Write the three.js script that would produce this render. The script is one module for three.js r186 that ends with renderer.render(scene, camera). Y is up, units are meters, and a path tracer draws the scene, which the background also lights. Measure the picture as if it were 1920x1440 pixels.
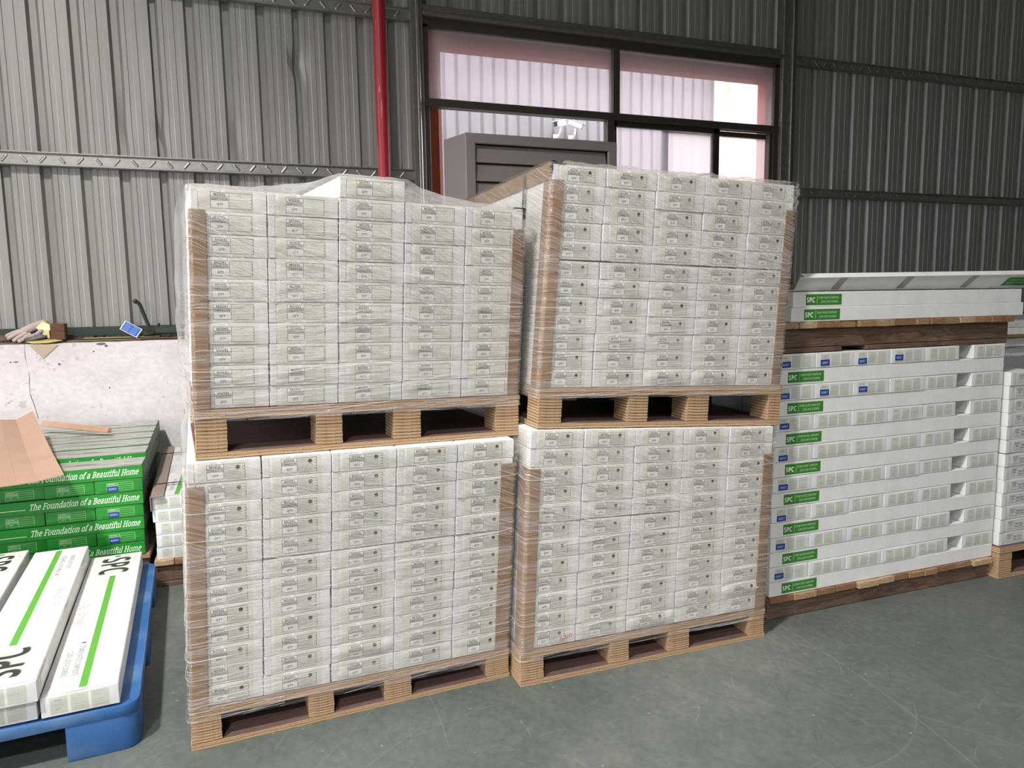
import * as THREE from 'three';
import { mergeGeometries, toCreasedNormals } from 'three/addons/utils/BufferGeometryUtils.js';
import { ImprovedNoise } from 'three/addons/math/ImprovedNoise.js';

// ---------------------------------------------------------------- camera, sky, lamps, exposure
const scene = new THREE.Scene();
const camera = new THREE.PerspectiveCamera(55.93, 4 / 3, 0.05, 80);
camera.position.set(0, 1.245, 0);
camera.rotation.set(-0.11864575, -0.34845786, -0.01506601, 'YXZ');
const renderer = new THREE.WebGLRenderer({ antialias: true });
renderer.toneMapping = THREE.LinearToneMapping;
renderer.toneMappingExposure = 1.0;
renderer.shadowMap.enabled = true;
renderer.shadowMap.type = THREE.PCFSoftShadowMap;
scene.background = new THREE.Color().setRGB(5.7, 5.6, 5.95);       // even overcast sky outside the hall
const LAMP_POWER = [136, 104, 84], LAMP_CONE = 1.26, LAMP_BLEND = 0.5;
const LAMP_COLOUR = new THREE.Color().setRGB(1.0, 0.975, 0.955);
const LAMPS = [[-2.05, 5.7, -0.1], [-2.05, 5.7, 3.7], [-2.05, 5.7, 7.5]];   // a row of high-bay lamps down the hall
// lamps are built by highBay() further down from these values

// ---------------------------------------------------------------- helpers
let seed = 7;
const rnd = () => { seed = (seed + 0x6d2b79f5) | 0; let t = Math.imul(seed ^ (seed >>> 15), 1 | seed); t = (t + Math.imul(t ^ (t >>> 7), 61 | t)) ^ t; return ((t ^ (t >>> 14)) >>> 0) / 4294967296; };
const rr = (a, b) => a + (b - a) * rnd();
const V = (x, y, z) => new THREE.Vector3(x, y, z);
const names = new Map();
function numbered(n) { const k = names.get(n) ?? 0; names.set(n, k + 1); return k ? n + '_' + String(k).padStart(3, '0') : n; }
function tag(o, label, category, group) { o.userData = { label, category }; if (group) o.userData.group = group; return o; }
function thing(name, label, category, p = [0, 0, 0], turn = 0, group) {
  const o = new THREE.Group(); o.name = numbered(name); scene.add(o);
  o.position.set(...p); o.rotation.y = turn;
  return tag(o, label, category, group);
}
function mesh(name, geo, mat, parent) {
  const m = new THREE.Mesh(geo, mat); m.name = parent ? name : numbered(name); m.castShadow = m.receiveShadow = true;
  if (parent) { const same = parent.children.filter((c) => c.name.replace(/_\d{3}$/, '') === name).length; if (same) m.name = name + '_' + String(same).padStart(3, '0'); }
  (parent ?? scene).add(m); return m;
}
function struct(name, geo, mat) { const m = mesh(name, geo, mat); m.userData = { kind: 'structure' }; return m; }
function structGroup(name) { const g = new THREE.Group(); g.name = numbered(name); g.userData = { kind: 'structure' }; scene.add(g); return g; }
const merge = (list) => mergeGeometries(list.map((g) => (g.index ? g.toNonIndexed() : g)), false);
const ord = ['first', 'second', 'third', 'fourth', 'fifth', 'sixth', 'seventh', 'eighth', 'ninth', 'tenth', 'eleventh', 'twelfth', 'thirteenth', 'fourteenth', 'fifteenth', 'sixteenth'];

// box with chamfered edges, centred; uv in metres along each face
function cbox(w, h, d, b = 0.0015) {
  b = Math.min(b, w / 3, h / 3, d / 3);
  const x = w / 2, y = h / 2, z = d / 2, pos = [], uv = [];
  const corner = (sx, sy, sz) => ({ x: V(sx * x, sy * (y - b), sz * (z - b)), y: V(sx * (x - b), sy * y, sz * (z - b)), z: V(sx * (x - b), sy * (y - b), sz * z) });
  const C = {}; for (const sx of [-1, 1]) for (const sy of [-1, 1]) for (const sz of [-1, 1]) C[[sx, sy, sz]] = corner(sx, sy, sz);
  const tri = (p, q, r) => {
    const n = q.clone().sub(p).cross(r.clone().sub(p)), c = p.clone().add(q).add(r);
    if (n.dot(c) < 0) [q, r] = [r, q];
    const a = [Math.abs(n.x), Math.abs(n.y), Math.abs(n.z)], k = a[2] >= a[0] && a[2] >= a[1] ? 2 : a[0] >= a[1] ? 0 : 1;
    for (const v of [p, q, r]) { pos.push(v.x, v.y, v.z); uv.push(...(k === 2 ? [v.x + x, v.y + y] : k === 0 ? [v.z + z, v.y + y] : [v.x + x, v.z + z])); }
  };
  const quad = (a, b2, c, d2) => { tri(a, b2, c); tri(a, c, d2); };
  const S = [[-1, -1], [1, -1], [1, 1], [-1, 1]];
  for (const s of [-1, 1]) {
    quad(...S.map(([a, b2]) => C[[s, a, b2]].x)); quad(...S.map(([a, b2]) => C[[a, s, b2]].y)); quad(...S.map(([a, b2]) => C[[a, b2, s]].z));
    for (const t of [-1, 1]) {
      quad(C[[s, t, -1]].x, C[[s, t, 1]].x, C[[s, t, 1]].y, C[[s, t, -1]].y);
      quad(C[[s, -1, t]].x, C[[s, 1, t]].x, C[[s, 1, t]].z, C[[s, -1, t]].z);
      quad(C[[-1, s, t]].y, C[[1, s, t]].y, C[[1, s, t]].z, C[[-1, s, t]].z);
    }
  }
  for (const k in C) tri(C[k].x, C[k].y, C[k].z);
  const g = new THREE.BufferGeometry();
  g.setAttribute('position', new THREE.Float32BufferAttribute(pos, 3)); g.setAttribute('uv', new THREE.Float32BufferAttribute(uv, 2)); g.computeVertexNormals();
  return g;
}
const at = (g, x, y, z, ry = 0, rz = 0, rx = 0) => { g.applyMatrix4(new THREE.Matrix4().compose(V(x, y, z), new THREE.Quaternion().setFromEuler(new THREE.Euler(rx, ry, rz)), V(1, 1, 1))); return g; };
const bx = (x0, x1, y0, y1, z0, z1, b) => at(cbox(x1 - x0, y1 - y0, Math.abs(z1 - z0), b), (x0 + x1) / 2, (y0 + y1) / 2, (z0 + z1) / 2);
// sweep of a closed profile [[x,z]...] along y
function prism(profile, y0, y1) {
  const s = new THREE.Shape(profile.map(([x, z]) => new THREE.Vector2(x, -z)));
  const g = new THREE.ExtrudeGeometry(s, { depth: y1 - y0, bevelEnabled: false });
  g.rotateX(-Math.PI / 2); g.translate(0, y0, 0); return g;
}
function tube(points, r, n = 24, m = 8) { return new THREE.TubeGeometry(new THREE.CatmullRomCurve3(points), n, r, m); }

// ---------------------------------------------------------------- textures
const P = []; { let s = 991; const r0 = () => (s = (s * 16807) % 2147483647) / 2147483647; for (let i = 0; i < 65536; i++) P.push(r0()); }
const h2 = (x, y, n, k) => P[((x % n + n) % n) * 131 + ((y % n + n) % n) * 257 + k * 7919 & 65535];
const sm = (t) => t * t * (3 - 2 * t);
function vn(u, v, nx, ny, k = 0) {                                   // tileable value noise, u and v in 0..1
  const x = u * nx, y = v * ny, i = Math.floor(x), j = Math.floor(y), a = sm(x - i), b = sm(y - j);
  const q = (p, r) => P[(((p % nx) + nx) % nx) * 131 + (((r % ny) + ny) % ny) * 257 + k * 7919 & 65535];
  return (q(i, j) * (1 - a) + q(i + 1, j) * a) * (1 - b) + (q(i, j + 1) * (1 - a) + q(i + 1, j + 1) * a) * b;
}
function fbm(u, v, nx, ny, oct, k = 0) { let s = 0, a = 0.5, t = 0; for (let o = 0; o < oct; o++) { s += a * vn(u, v, nx << o, ny << o, k + o); t += a; a *= 0.5; } return s / t; }
function dataTex(w, h, fn, srgb = true, rep) {
  const d = new Uint8Array(w * h * 4);
  for (let j = 0; j < h; j++) for (let i = 0; i < w; i++) { const c = fn((i + 0.5) / w, (j + 0.5) / h); const o = (j * w + i) * 4; d[o] = c[0]; d[o + 1] = c[1]; d[o + 2] = c[2]; d[o + 3] = 255; }
  return finish(new THREE.DataTexture(d, w, h), srgb, rep);
}
function finish(t, srgb, rep) {
  if (srgb) t.colorSpace = THREE.SRGBColorSpace;
  t.magFilter = THREE.LinearFilter; t.minFilter = THREE.LinearMipmapLinearFilter; t.wrapS = t.wrapT = THREE.RepeatWrapping;
  if (rep) t.repeat.set(...rep); t.needsUpdate = true; return t;
}
function canvasTex(w, h, draw, srgb = true) {
  const c = document.createElement('canvas'); c.width = w; c.height = h; draw(c.getContext('2d'), w, h);
  const t = finish(new THREE.CanvasTexture(c), srgb); t.wrapS = t.wrapT = THREE.ClampToEdgeWrapping; return t;
}
const cl = (v) => Math.max(0, Math.min(255, v));
const lerp = (a, b, t) => a + (b - a) * t;
const tint = (c, k) => [cl(c[0] + k), cl(c[1] + k), cl(c[2] + k)];

const T = {};
T.floor = canvasTex(2048, 2048, (c, w, h) => {                             // painted floor: mottling, rubbed scuffs, scratches (4 m square)
  const im = c.createImageData(w, h), D = im.data;
  for (let j = 0; j < h; j++) for (let i = 0; i < w; i++) {
    const u = (i + 0.5) / w, v = (j + 0.5) / h, big = fbm(u, v, 3, 3, 3, 1) - 0.5, mid = fbm(u, v, 9, 9, 5, 5) - 0.5, fine = fbm(u, v, 260, 200, 2, 9) - 0.5;
    const worn = Math.max(0, fbm(u, v, 5, 4, 5, 17) - 0.53) * 150 * (0.45 + fbm(u, v, 90, 60, 2, 21));
    const k = big * 26 + mid * 30 + fine * 16 + worn * 0.6, q = (j * w + i) * 4;
    D[q] = cl(88 + k + worn * 0.18 + big * 8); D[q + 1] = cl(97 + k * 0.97); D[q + 2] = cl(91 + k * 0.92); D[q + 3] = 255;
  }
  c.putImageData(im, 0, 0);
  const mark = (n, l0, l1, w0, w1, a0, a1, col) => { for (let i = 0; i < n; i++) { const x = rr(0, w), y = rr(0, h), L = rr(l0, l1), t = rr(0, 6.3), b = rr(-0.5, 0.5); c.strokeStyle = `rgba(${col},${rr(a0, a1)})`; c.lineWidth = rr(w0, w1); for (const ox of [-w, 0, w]) for (const oy of [-h, 0, h]) { if (x + ox < -L || x + ox > w + L || y + oy < -L || y + oy > h + L) continue; c.beginPath(); c.moveTo(x + ox, y + oy); c.quadraticCurveTo(x + ox + Math.cos(t + b) * L / 2, y + oy + Math.sin(t + b) * L / 2, x + ox + Math.cos(t) * L, y + oy + Math.sin(t) * L); c.stroke(); } } };
  mark(2600, 6, 60, 0.7, 2.2, 0.04, 0.2, '168,172,156'); mark(1500, 6, 70, 1, 4, 0.03, 0.16, '40,52,48'); mark(34, 200, 900, 1, 3.4, 0.05, 0.22, '178,180,160'); mark(420, 1, 4, 1, 2.6, 0.2, 0.7, '206,206,196'); mark(300, 20, 120, 4, 16, 0.02, 0.08, '160,162,146');
}); T.floor.wrapS = T.floor.wrapT = THREE.RepeatWrapping;
T.floorRough = dataTex(512, 512, (u, v) => { const k = 150 + (fbm(u, v, 8, 8, 5, 60) - 0.5) * 120; return [k, k, k]; }, false);
T.paper = dataTex(512, 512, (u, v) => { const k = (fbm(u, v, 6, 6, 5, 2) - 0.5) * 16 + (fbm(u, v, 90, 60, 2, 8) - 0.5) * 7; return [cl(226 + k), cl(226 + k), cl(223 + k)]; });
T.dirty = dataTex(512, 512, (u, v) => { const k = (fbm(u, v, 4, 14, 5, 12) - 0.5) * 30 + (fbm(u, v, 120, 120, 2, 8) - 0.5) * 10; const s = Math.max(0, fbm(u, v, 5, 18, 5, 22) - 0.6) * 180; return [cl(206 + k - s), cl(205 + k - s), cl(202 + k - s)]; });
T.kraft = dataTex(512, 512, (u, v) => { const k = (fbm(u, v, 5, 5, 4, 3) - 0.5) * 16 + (fbm(u, v, 14, 200, 2, 6) - 0.5) * 12; return [cl(139 + k), cl(110 + k), cl(80 + k)]; });
T.plyEdge = dataTex(512, 512, (u, v) => {                              // laminated veneer seen on its edge
  const wob = (fbm(u, v, 4, 3, 3, 4) - 0.5) * 0.018, n = 26, y = (v + wob) * n, i = Math.floor(y), f = y - i, r = P[(i * 77 + 13) & 65535];
  const dark = f < 0.22 ? 1 : 0; const grain = (fbm(u, v, 60, 200, 2, 3) - 0.5) * 34, k = (r - 0.5) * 46 + grain - dark * 56;
  const gap = vn(u, v, 40, 26, 50) > 0.93 && f < 0.4 ? -50 : 0;
  return [cl(198 + k + gap), cl(168 + k + gap), cl(132 + k * 0.9 + gap)];
});
T.plyFace = dataTex(512, 512, (u, v) => { const k = (fbm(u, v, 4, 30, 4, 14) - 0.5) * 34 + (fbm(u, v, 60, 60, 2, 3) - 0.5) * 12; return [cl(112 + k), cl(90 + k), cl(84 + k)]; });
T.pine = dataTex(512, 512, (u, v) => { const w = fbm(u, v, 3, 8, 3, 44) * 7 + v * 16; const g = Math.abs((w % 1) - 0.5) * 2; const k = (g - 0.5) * 34 + (fbm(u, v, 16, 160, 2, 3) - 0.5) * 26; return [cl(182 + k), cl(158 + k), cl(128 + k * 0.9)]; });
T.walnut = dataTex(1024, 256, (u, v) => {
  const w = fbm(u, v, 3, 4, 4, 71) * 8 + v * 6, g = Math.abs((w % 1) - 0.5) * 2; let k = (g - 0.5) * 26 + (fbm(u, v, 10, 120, 3, 75) - 0.5) * 26;
  const pale = Math.max(0, fbm(u, v, 6, 3, 4, 81) - 0.58) * 130; k += pale; return [cl(98 + k), cl(78 + k * 0.9), cl(63 + k * 0.8)];
});
T.plaster = dataTex(1024, 1024, (u, v) => {
  const a = (fbm(u, v, 5, 5, 5, 90) - 0.5) * 34, b = (fbm(u, v, 60, 60, 3, 95) - 0.5) * 20; let k = a + b;
  if (fbm(u, v, 26, 26, 3, 97) > 0.79) k -= 20; if (fbm(u, v, 90, 90, 2, 99) > 0.92) k -= 50;
  const g = Math.max(0, 0.62 - v) * 8 * fbm(u, v, 6, 6, 4, 93);          // greener and darker low down, patchy
  return [cl(224 + k - g * 4), cl(217 + k - g * 0.5), cl(217 + k - g * 2)];
});
T.sheet = dataTex(512, 512, (u, v) => { const k = (fbm(u, v, 8, 3, 5, 101) - 0.5) * 18 + (fbm(u, v, 60, 60, 2, 105) - 0.5) * 5; return [cl(153 + k), cl(151 + k), cl(145 + k)]; });
T.zinc = dataTex(256, 256, (u, v) => { const k = (fbm(u, v, 12, 12, 4, 111) - 0.5) * 40; return [cl(168 + k), cl(166 + k), cl(160 + k)]; });
T.blue = dataTex(512, 512, (u, v) => {
  const k = (fbm(u, v, 6, 6, 5, 120) - 0.5) * 22, dust = Math.max(0, fbm(u, v, 5, 7, 5, 125) - 0.5) * 150, sc = vn(u, v, 300, 40, 130) > 0.95 ? 24 : 0;
  const d2 = dust + 12; return [cl(36 + k + d2 * 0.95 + sc), cl(88 + k + d2 * 0.6 + sc), cl(150 + k + d2 * 0.22 + sc)];
});
T.red = dataTex(256, 512, (u, v) => { const k = (fbm(u, v, 4, 8, 4, 140) - 0.5) * 20; const chip = fbm(u, v, 24, 50, 3, 144) > 0.74 ? 90 : 0; return [cl(158 + k + chip * 0.6), cl(34 + k * 0.6 + chip), cl(44 + k * 0.6 + chip)]; });

// printed end of the film-wrapped cartons
function tableLabel(variant, round) {
  return canvasTex(640, 200, (c, w, h) => {
    const r = (a, b) => a + (b - a) * rnd();
    c.fillStyle = 'rgb(229,229,224)'; c.fillRect(0, 0, w, h);
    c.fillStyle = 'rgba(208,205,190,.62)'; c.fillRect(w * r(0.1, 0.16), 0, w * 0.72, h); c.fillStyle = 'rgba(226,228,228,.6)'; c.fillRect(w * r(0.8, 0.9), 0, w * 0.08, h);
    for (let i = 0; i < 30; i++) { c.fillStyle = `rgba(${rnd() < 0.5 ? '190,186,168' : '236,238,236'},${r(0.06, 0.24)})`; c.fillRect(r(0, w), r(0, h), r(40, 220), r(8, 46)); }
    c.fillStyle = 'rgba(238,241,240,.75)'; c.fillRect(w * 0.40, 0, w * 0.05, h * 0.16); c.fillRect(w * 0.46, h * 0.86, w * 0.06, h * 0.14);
    const x0 = w * r(0.245, 0.275), y0 = h * r(0.12, 0.17), tw = w * (round ? 0.52 : 0.55), th = h * 0.72, xm = x0 + tw * 0.44;
    c.fillStyle = 'rgba(238,240,238,.6)'; c.fillRect(x0, y0 + th * 0.5, xm - x0, th * 0.5); c.fillRect(x0, y0, xm - x0, th * 0.22);
    if (round) { c.fillStyle = 'rgba(150,158,152,.28)'; c.fillRect(xm, y0 + th * 0.06, tw * 0.46, th * 0.86); }
    c.strokeStyle = 'rgb(10,12,10)'; c.lineWidth = 3.4; c.strokeRect(x0, y0, tw, th);
    c.beginPath(); c.moveTo(xm, y0); c.lineTo(xm, y0 + th); c.moveTo(x0, y0 + th * 0.25); c.lineTo(xm, y0 + th * 0.25); c.moveTo(x0, y0 + th * 0.5); c.lineTo(xm, y0 + th * 0.5); c.stroke();
    c.fillStyle = 'rgb(12,14,12)'; c.textAlign = 'center'; c.textBaseline = 'middle';
    const mx = (x0 + xm) / 2;
    c.font = 'bold 33px sans-serif'; c.save(); c.translate(mx, y0 + th * 0.13); c.scale(0.95, 1.05); c.fillText('MODEL', 0, 0); c.restore();
    c.save(); c.translate(mx, y0 + th * 0.385); c.scale(0.7, 1.05); c.fillText('DIMANSION', 0, 0); c.restore();
    c.font = 'bold 29px sans-serif'; c.fillText('QTY', mx, y0 + th * 0.76);
    c.strokeStyle = 'rgba(40,42,40,.72)'; c.lineWidth = 2.4;
    const lines = round ? 7 : 4;
    for (let i = 0; i < lines; i++) {
      const y = y0 + th * (round ? 0.12 + i * 0.115 : 0.24 + i * 0.2); let x = xm + 10;
      const end = round ? x0 + tw * (i < 3 ? r(0.62, 0.7) : r(0.8, 0.9)) : x0 + tw * r(0.7, 0.93);
      while (x < end) { const l = r(4, 16); c.globalAlpha = r(0.35, 1); c.beginPath(); c.moveTo(x, y); c.lineTo(Math.min(x + l, end), y - r(0, 1)); c.stroke(); x += l + r(2, 6); }
    }
    c.globalAlpha = 1;
    if (!round) { c.font = '13px sans-serif'; c.fillStyle = 'rgb(60,62,60)'; c.fillText('SPC', x0 + tw * 0.7, y0 + th * 0.12); }
    c.strokeStyle = 'rgb(10,12,10)'; c.lineWidth = 3.4;
    for (let i = 1; i < 5; i++) { c.beginPath(); c.moveTo(x0 + tw, y0 + th * i * 0.2); c.lineTo(x0 + tw - (round ? 20 : 13), y0 + th * i * 0.2); c.stroke(); }
    if (round) {
      c.strokeStyle = 'rgba(90,92,90,.7)'; c.lineWidth = 1.4; c.beginPath(); c.moveTo(x0 + tw - 22, y0 + 4); c.lineTo(x0 + tw - 22, y0 + th - 4); c.stroke();
      const cx = x0 + tw * 0.81, cy = y0 + th * 0.24, R = 21;
      c.fillStyle = 'rgb(52,54,52)'; c.beginPath(); for (let i = 0; i < 16; i++) { const a = i / 16 * 6.283, q = R * (i % 2 ? 0.93 : 1); c.lineTo(cx + q * Math.cos(a), cy + q * Math.sin(a)); } c.fill();
      c.strokeStyle = 'rgba(160,162,158,.55)'; c.lineWidth = 3; c.beginPath(); c.arc(cx, cy, R * 0.55, 0.4, 4.4); c.stroke();
      c.fillStyle = 'rgba(60,62,60,.7)'; c.fillRect(cx - 22, cy + R + 4, 44, 2.5);
    }
    for (let i = 0; i < 5; i++) { c.fillStyle = `rgba(226,228,224,${r(0.25, 0.7)})`; c.save(); c.translate(r(x0, x0 + tw), r(y0, y0 + th)); c.rotate(r(-0.35, 0.1)); c.fillRect(-r(20, 90), -2, r(40, 180), r(2, 7)); c.restore(); }  // pale slanted bars: haze of the film painted onto the print
  });
}
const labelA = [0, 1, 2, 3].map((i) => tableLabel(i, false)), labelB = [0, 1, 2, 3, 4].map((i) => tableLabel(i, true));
// taped end of the cartons in the stack beside: faint olive print under clear tape
function fadedLabel() {
  return canvasTex(560, 176, (c, w, h) => {
    const r = (a, b) => a + (b - a) * rnd();
    c.fillStyle = 'rgb(224,224,226)'; c.fillRect(0, 0, w, h);
    c.fillStyle = 'rgba(206,206,196,.9)'; c.fillRect(w * 0.11, h * 0.08, w * 0.77, h * 0.86);
    for (const [x, q] of [[0.13, 0.2], [0.38, 0.22], [0.65, 0.2]]) { c.fillStyle = 'rgba(184,186,172,.34)'; c.fillRect(w * x, h * r(0.1, 0.2), w * q, h * 0.7); }
    c.fillStyle = 'rgba(232,232,228,.8)'; c.fillRect(w * 0.34, h * 0.06, w * 0.035, h * 0.9); c.fillRect(w * 0.61, h * 0.06, w * 0.03, h * 0.9);
    c.strokeStyle = 'rgba(120,126,100,.62)'; c.lineWidth = 3;
    for (let i = 0; i < 6; i++) for (const [x, q] of [[0.15, 0.16], [0.4, 0.18], [0.66, 0.17]]) { if (rnd() < 0.2) continue; const y = h * (0.2 + i * 0.125); c.globalAlpha = r(0.3, 0.9); c.beginPath(); c.moveTo(w * (x + r(0, 0.02)), y); c.lineTo(w * (x + q - r(0, 0.05)), y); c.stroke(); }
    c.globalAlpha = 1; c.fillStyle = 'rgba(70,72,60,.7)'; c.font = '17px sans-serif'; c.fillText('MODEL', w * 0.17, h * 0.27); c.fillText('QTY', w * 0.18, h * 0.72);
    c.strokeStyle = 'rgba(140,142,130,.6)'; c.lineWidth = 2; c.strokeRect(w * 0.13, h * 0.13, w * 0.73, h * 0.72);
  });
}
const labelC = [fadedLabel(), fadedLabel(), fadedLabel()];
T.cellLabel = canvasTex(560, 176, (c, w, h) => {                          // dark ruled table of the stack at the far end
  c.fillStyle = 'rgb(214,214,212)'; c.fillRect(0, 0, w, h); c.fillStyle = 'rgba(196,198,188,.7)'; c.fillRect(w * 0.05, 0, w * 0.12, h); c.fillRect(w * 0.85, 0, w * 0.1, h);
  const x0 = w * 0.25, y0 = h * 0.17, tw = w * 0.5, th = h * 0.62; c.strokeStyle = c.fillStyle = 'rgb(40,40,38)'; c.lineWidth = 3; c.strokeRect(x0, y0, tw, th);
  for (const f of [0.3, 0.6]) { c.beginPath(); c.moveTo(x0, y0 + th * f); c.lineTo(x0 + tw, y0 + th * f); c.stroke(); }
  for (const f of [0.42, 0.72]) { c.beginPath(); c.moveTo(x0 + tw * f, y0); c.lineTo(x0 + tw * f, y0 + th); c.stroke(); }
  c.font = 'bold 26px sans-serif'; c.fillText('MODEL', x0 + 8, y0 + 27); c.fillText('DIM', x0 + 24, y0 + 60); c.font = '22px sans-serif'; c.fillText('QTY', x0 + 30, y0 + 97);
  for (const [x, y] of [[0.46, 0.4], [0.74, 0.42], [0.46, 0.75], [0.76, 0.74]]) c.fillRect(x0 + tw * x, y0 + th * y, tw * 0.2, 9);
});
T.spc = canvasTex(840, 200, (c, w, h) => {                                // green label of the white cartons
  c.fillStyle = 'rgb(58,128,48)'; c.fillRect(0, 0, w, h); c.fillStyle = 'rgb(232,240,228)'; c.textBaseline = 'middle';
  c.font = 'bold 128px sans-serif'; c.save(); c.translate(18, h * 0.52); c.scale(0.86, 1); c.fillText('SPC', 0, 0); c.restore();
  c.fillRect(258, 30, 5, h - 60); c.font = '52px sans-serif'; c.fillStyle = 'rgb(206,226,196)';
  c.save(); c.translate(284, h * 0.33); c.scale(0.74, 1); c.fillText('STONE PLASTIC COMPOSITE', 0, 0); c.restore();
  c.save(); c.translate(352, h * 0.7); c.scale(0.74, 1); c.fillText('CLICK LOCK FLOORING', 0, 0); c.restore();
});
T.spcBack = T.spc.clone(); T.spcBack.wrapS = THREE.RepeatWrapping; T.spcBack.needsUpdate = true;
function sticker(text) { return canvasTex(256, 128, (c, w, h) => { c.fillStyle = 'rgb(28,62,140)'; c.fillRect(0, 0, w, h); c.fillStyle = 'rgb(178,200,232)'; c.font = 'bold 72px serif'; c.textAlign = 'center'; c.textBaseline = 'middle'; c.save(); c.translate(w / 2, h / 2 + 4); c.scale(0.82, 1); c.fillText(text, 0, 0); c.restore(); }); }
T.hd827 = sticker('HD827'); T.hd825 = sticker('HD825');
T.greenEnd = canvasTex(560, 172, (c, w, h) => {
  c.fillStyle = 'rgb(28,140,40)'; c.fillRect(0, 0, w, h);
  for (let i = 0; i < 18; i++) { c.fillStyle = `rgba(${rnd() < 0.5 ? '76,160,74' : '24,112,36'},${rr(0.1, 0.3)})`; c.fillRect(rr(0, w), rr(0, h), rr(40, 200), rr(6, 40)); }
  c.strokeStyle = 'rgba(178,222,160,.95)'; c.lineWidth = 4; const x0 = w * 0.25, y0 = h * 0.2, tw = w * 0.55, th = h * 0.64, xm = x0 + tw * 0.42;
  c.strokeRect(x0, y0, tw, th); c.beginPath(); c.moveTo(xm, y0); c.lineTo(xm, y0 + th);
  for (const f of [0.25, 0.5, 0.75]) { c.moveTo(xm, y0 + th * f); c.lineTo(x0 + tw, y0 + th * f); } c.moveTo(x0, y0 + th * 0.6); c.lineTo(xm, y0 + th * 0.6); c.stroke();
  c.fillStyle = 'rgba(150,190,140,.5)'; c.fillRect(x0, y0, xm - x0, th * 0.6); c.fillStyle = 'rgba(230,240,220,.85)'; c.font = '24px sans-serif'; c.fillText('MODEL', x0 + 18, y0 + 26); c.fillText('DIMANSION', x0 + 4, y0 + 54); c.fillText('QTY', x0 + 34, y0 + 96);
});
T.greenSide = canvasTex(2048, 98, (c, w, h) => {
  c.fillStyle = 'rgb(28,142,40)'; c.fillRect(0, 0, w, h);
  for (let i = 0; i < 30; i++) { c.fillStyle = `rgba(${rnd() < 0.5 ? '70,164,74' : '24,116,36'},${rr(0.08, 0.22)})`; c.fillRect(rr(0, w), rr(0, h), rr(80, 400), rr(6, 30)); }
  c.fillStyle = 'rgb(228,244,222)'; const words = 'The Foundation of a Beautiful Home'; c.save(); c.font = 'italic 66px serif'; const tw = c.measureText(words).width; c.translate(1300, 70); c.transform(1, 0, -0.16, 1, 0, 0); c.scale(718 / tw, 1.0); c.fillText(words, 0, 0); c.lineWidth = 2; c.strokeStyle = 'rgb(228,244,222)'; c.strokeText(words, 0, 0); c.restore();
  c.fillRect(430, 60, 850, 5);
});
T.dryPrint = dataTex(512, 512, (u, v) => { const k = (fbm(u, v, 3, 40, 4, 160) - 0.5) * 46 + (fbm(u, v, 80, 80, 2, 164) - 0.5) * 10; const dash = fbm(u, v, 8, 26, 3, 168) > 0.63 ? -46 : 0; return [cl(184 + k + dash), cl(186 + k + dash), cl(176 + k + dash)]; });
T.boxTop = canvasTex(2048, 320, (c, w, h) => {                             // reads along the carton's length
  c.fillStyle = 'rgb(228,226,225)'; c.fillRect(0, 0, w, h);
  for (let i = 0; i < 240; i++) { c.fillStyle = `rgba(${rnd() < 0.55 ? '200,196,190' : '240,239,238'},${rr(0.08, 0.28)})`; c.save(); c.translate(rr(0, w), rr(0, h)); c.rotate(rr(-0.2, 0.2)); c.beginPath(); c.ellipse(0, 0, rr(10, 90), rr(4, 26), 0, 0, 7); c.fill(); c.restore(); }
  for (let i = 0; i < 420; i++) { c.fillStyle = `rgba(120,118,112,${rr(0.1, 0.45)})`; c.fillRect(rr(0, w), rr(0, h), rr(1, 6), rr(1, 4)); }
  const lines = (x, y, n) => { for (let i = 0; i < n; i++) { c.fillStyle = 'rgba(120,118,116,.5)'; c.fillRect(x + rr(0, 320), y + rr(0, 60), rr(3, 16), rr(1.5, 3)); } }; lines(900, 236, 240);
  c.fillStyle = 'rgb(98,172,64)'; c.fillRect(452, 132, w - 452 - 24, 36); c.fillStyle = 'rgb(110,160,100)'; c.fillRect(20, 132, 34, 36);
  const big = (col, ox, oy) => { c.fillStyle = col; c.font = 'bold 250px sans-serif'; c.textBaseline = 'middle'; c.save(); c.translate(66 + ox, 154 + oy); c.scale(0.78, 0.98); c.fillText('SPC', 0, 0); c.restore(); };
  big('rgb(120,150,110)', 5, 5); big('rgb(56,58,50)', 0, 0);
  c.fillStyle = 'rgb(64,66,62)'; c.fillRect(1490, 192, 14, 22); c.font = '34px sans-serif'; c.textBaseline = 'middle'; c.save(); c.translate(1530, 204); c.scale(0.82, 1); c.fillText('STONE PLASTIC COMPOSITE', 0, 0); c.translate(70, 50); c.fillText('CLICK LOCK FLOORING', 0, 0); c.restore();
});
T.blueCard = canvasTex(256, 256, (c, w, h) => { c.fillStyle = 'rgb(226,228,230)'; c.fillRect(0, 0, w, h); c.fillStyle = 'rgb(26,84,176)'; c.fillRect(14, 14, w - 28, h - 28); c.fillStyle = 'rgb(110,160,226)'; for (let i = 0; i < 4; i++) for (let j = 0; j < 2; j++) { c.fillRect(30 + j * 108, 34 + i * 52, 84, 9); c.fillRect(30 + j * 108, 50 + i * 52, 66, 7); } c.strokeStyle = 'rgb(20,60,140)'; c.lineWidth = 5; c.beginPath(); for (let i = 1; i < 4; i++) { c.moveTo(14, 14 + i * 57); c.lineTo(w - 14, 14 + i * 57); } c.stroke(); });
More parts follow.
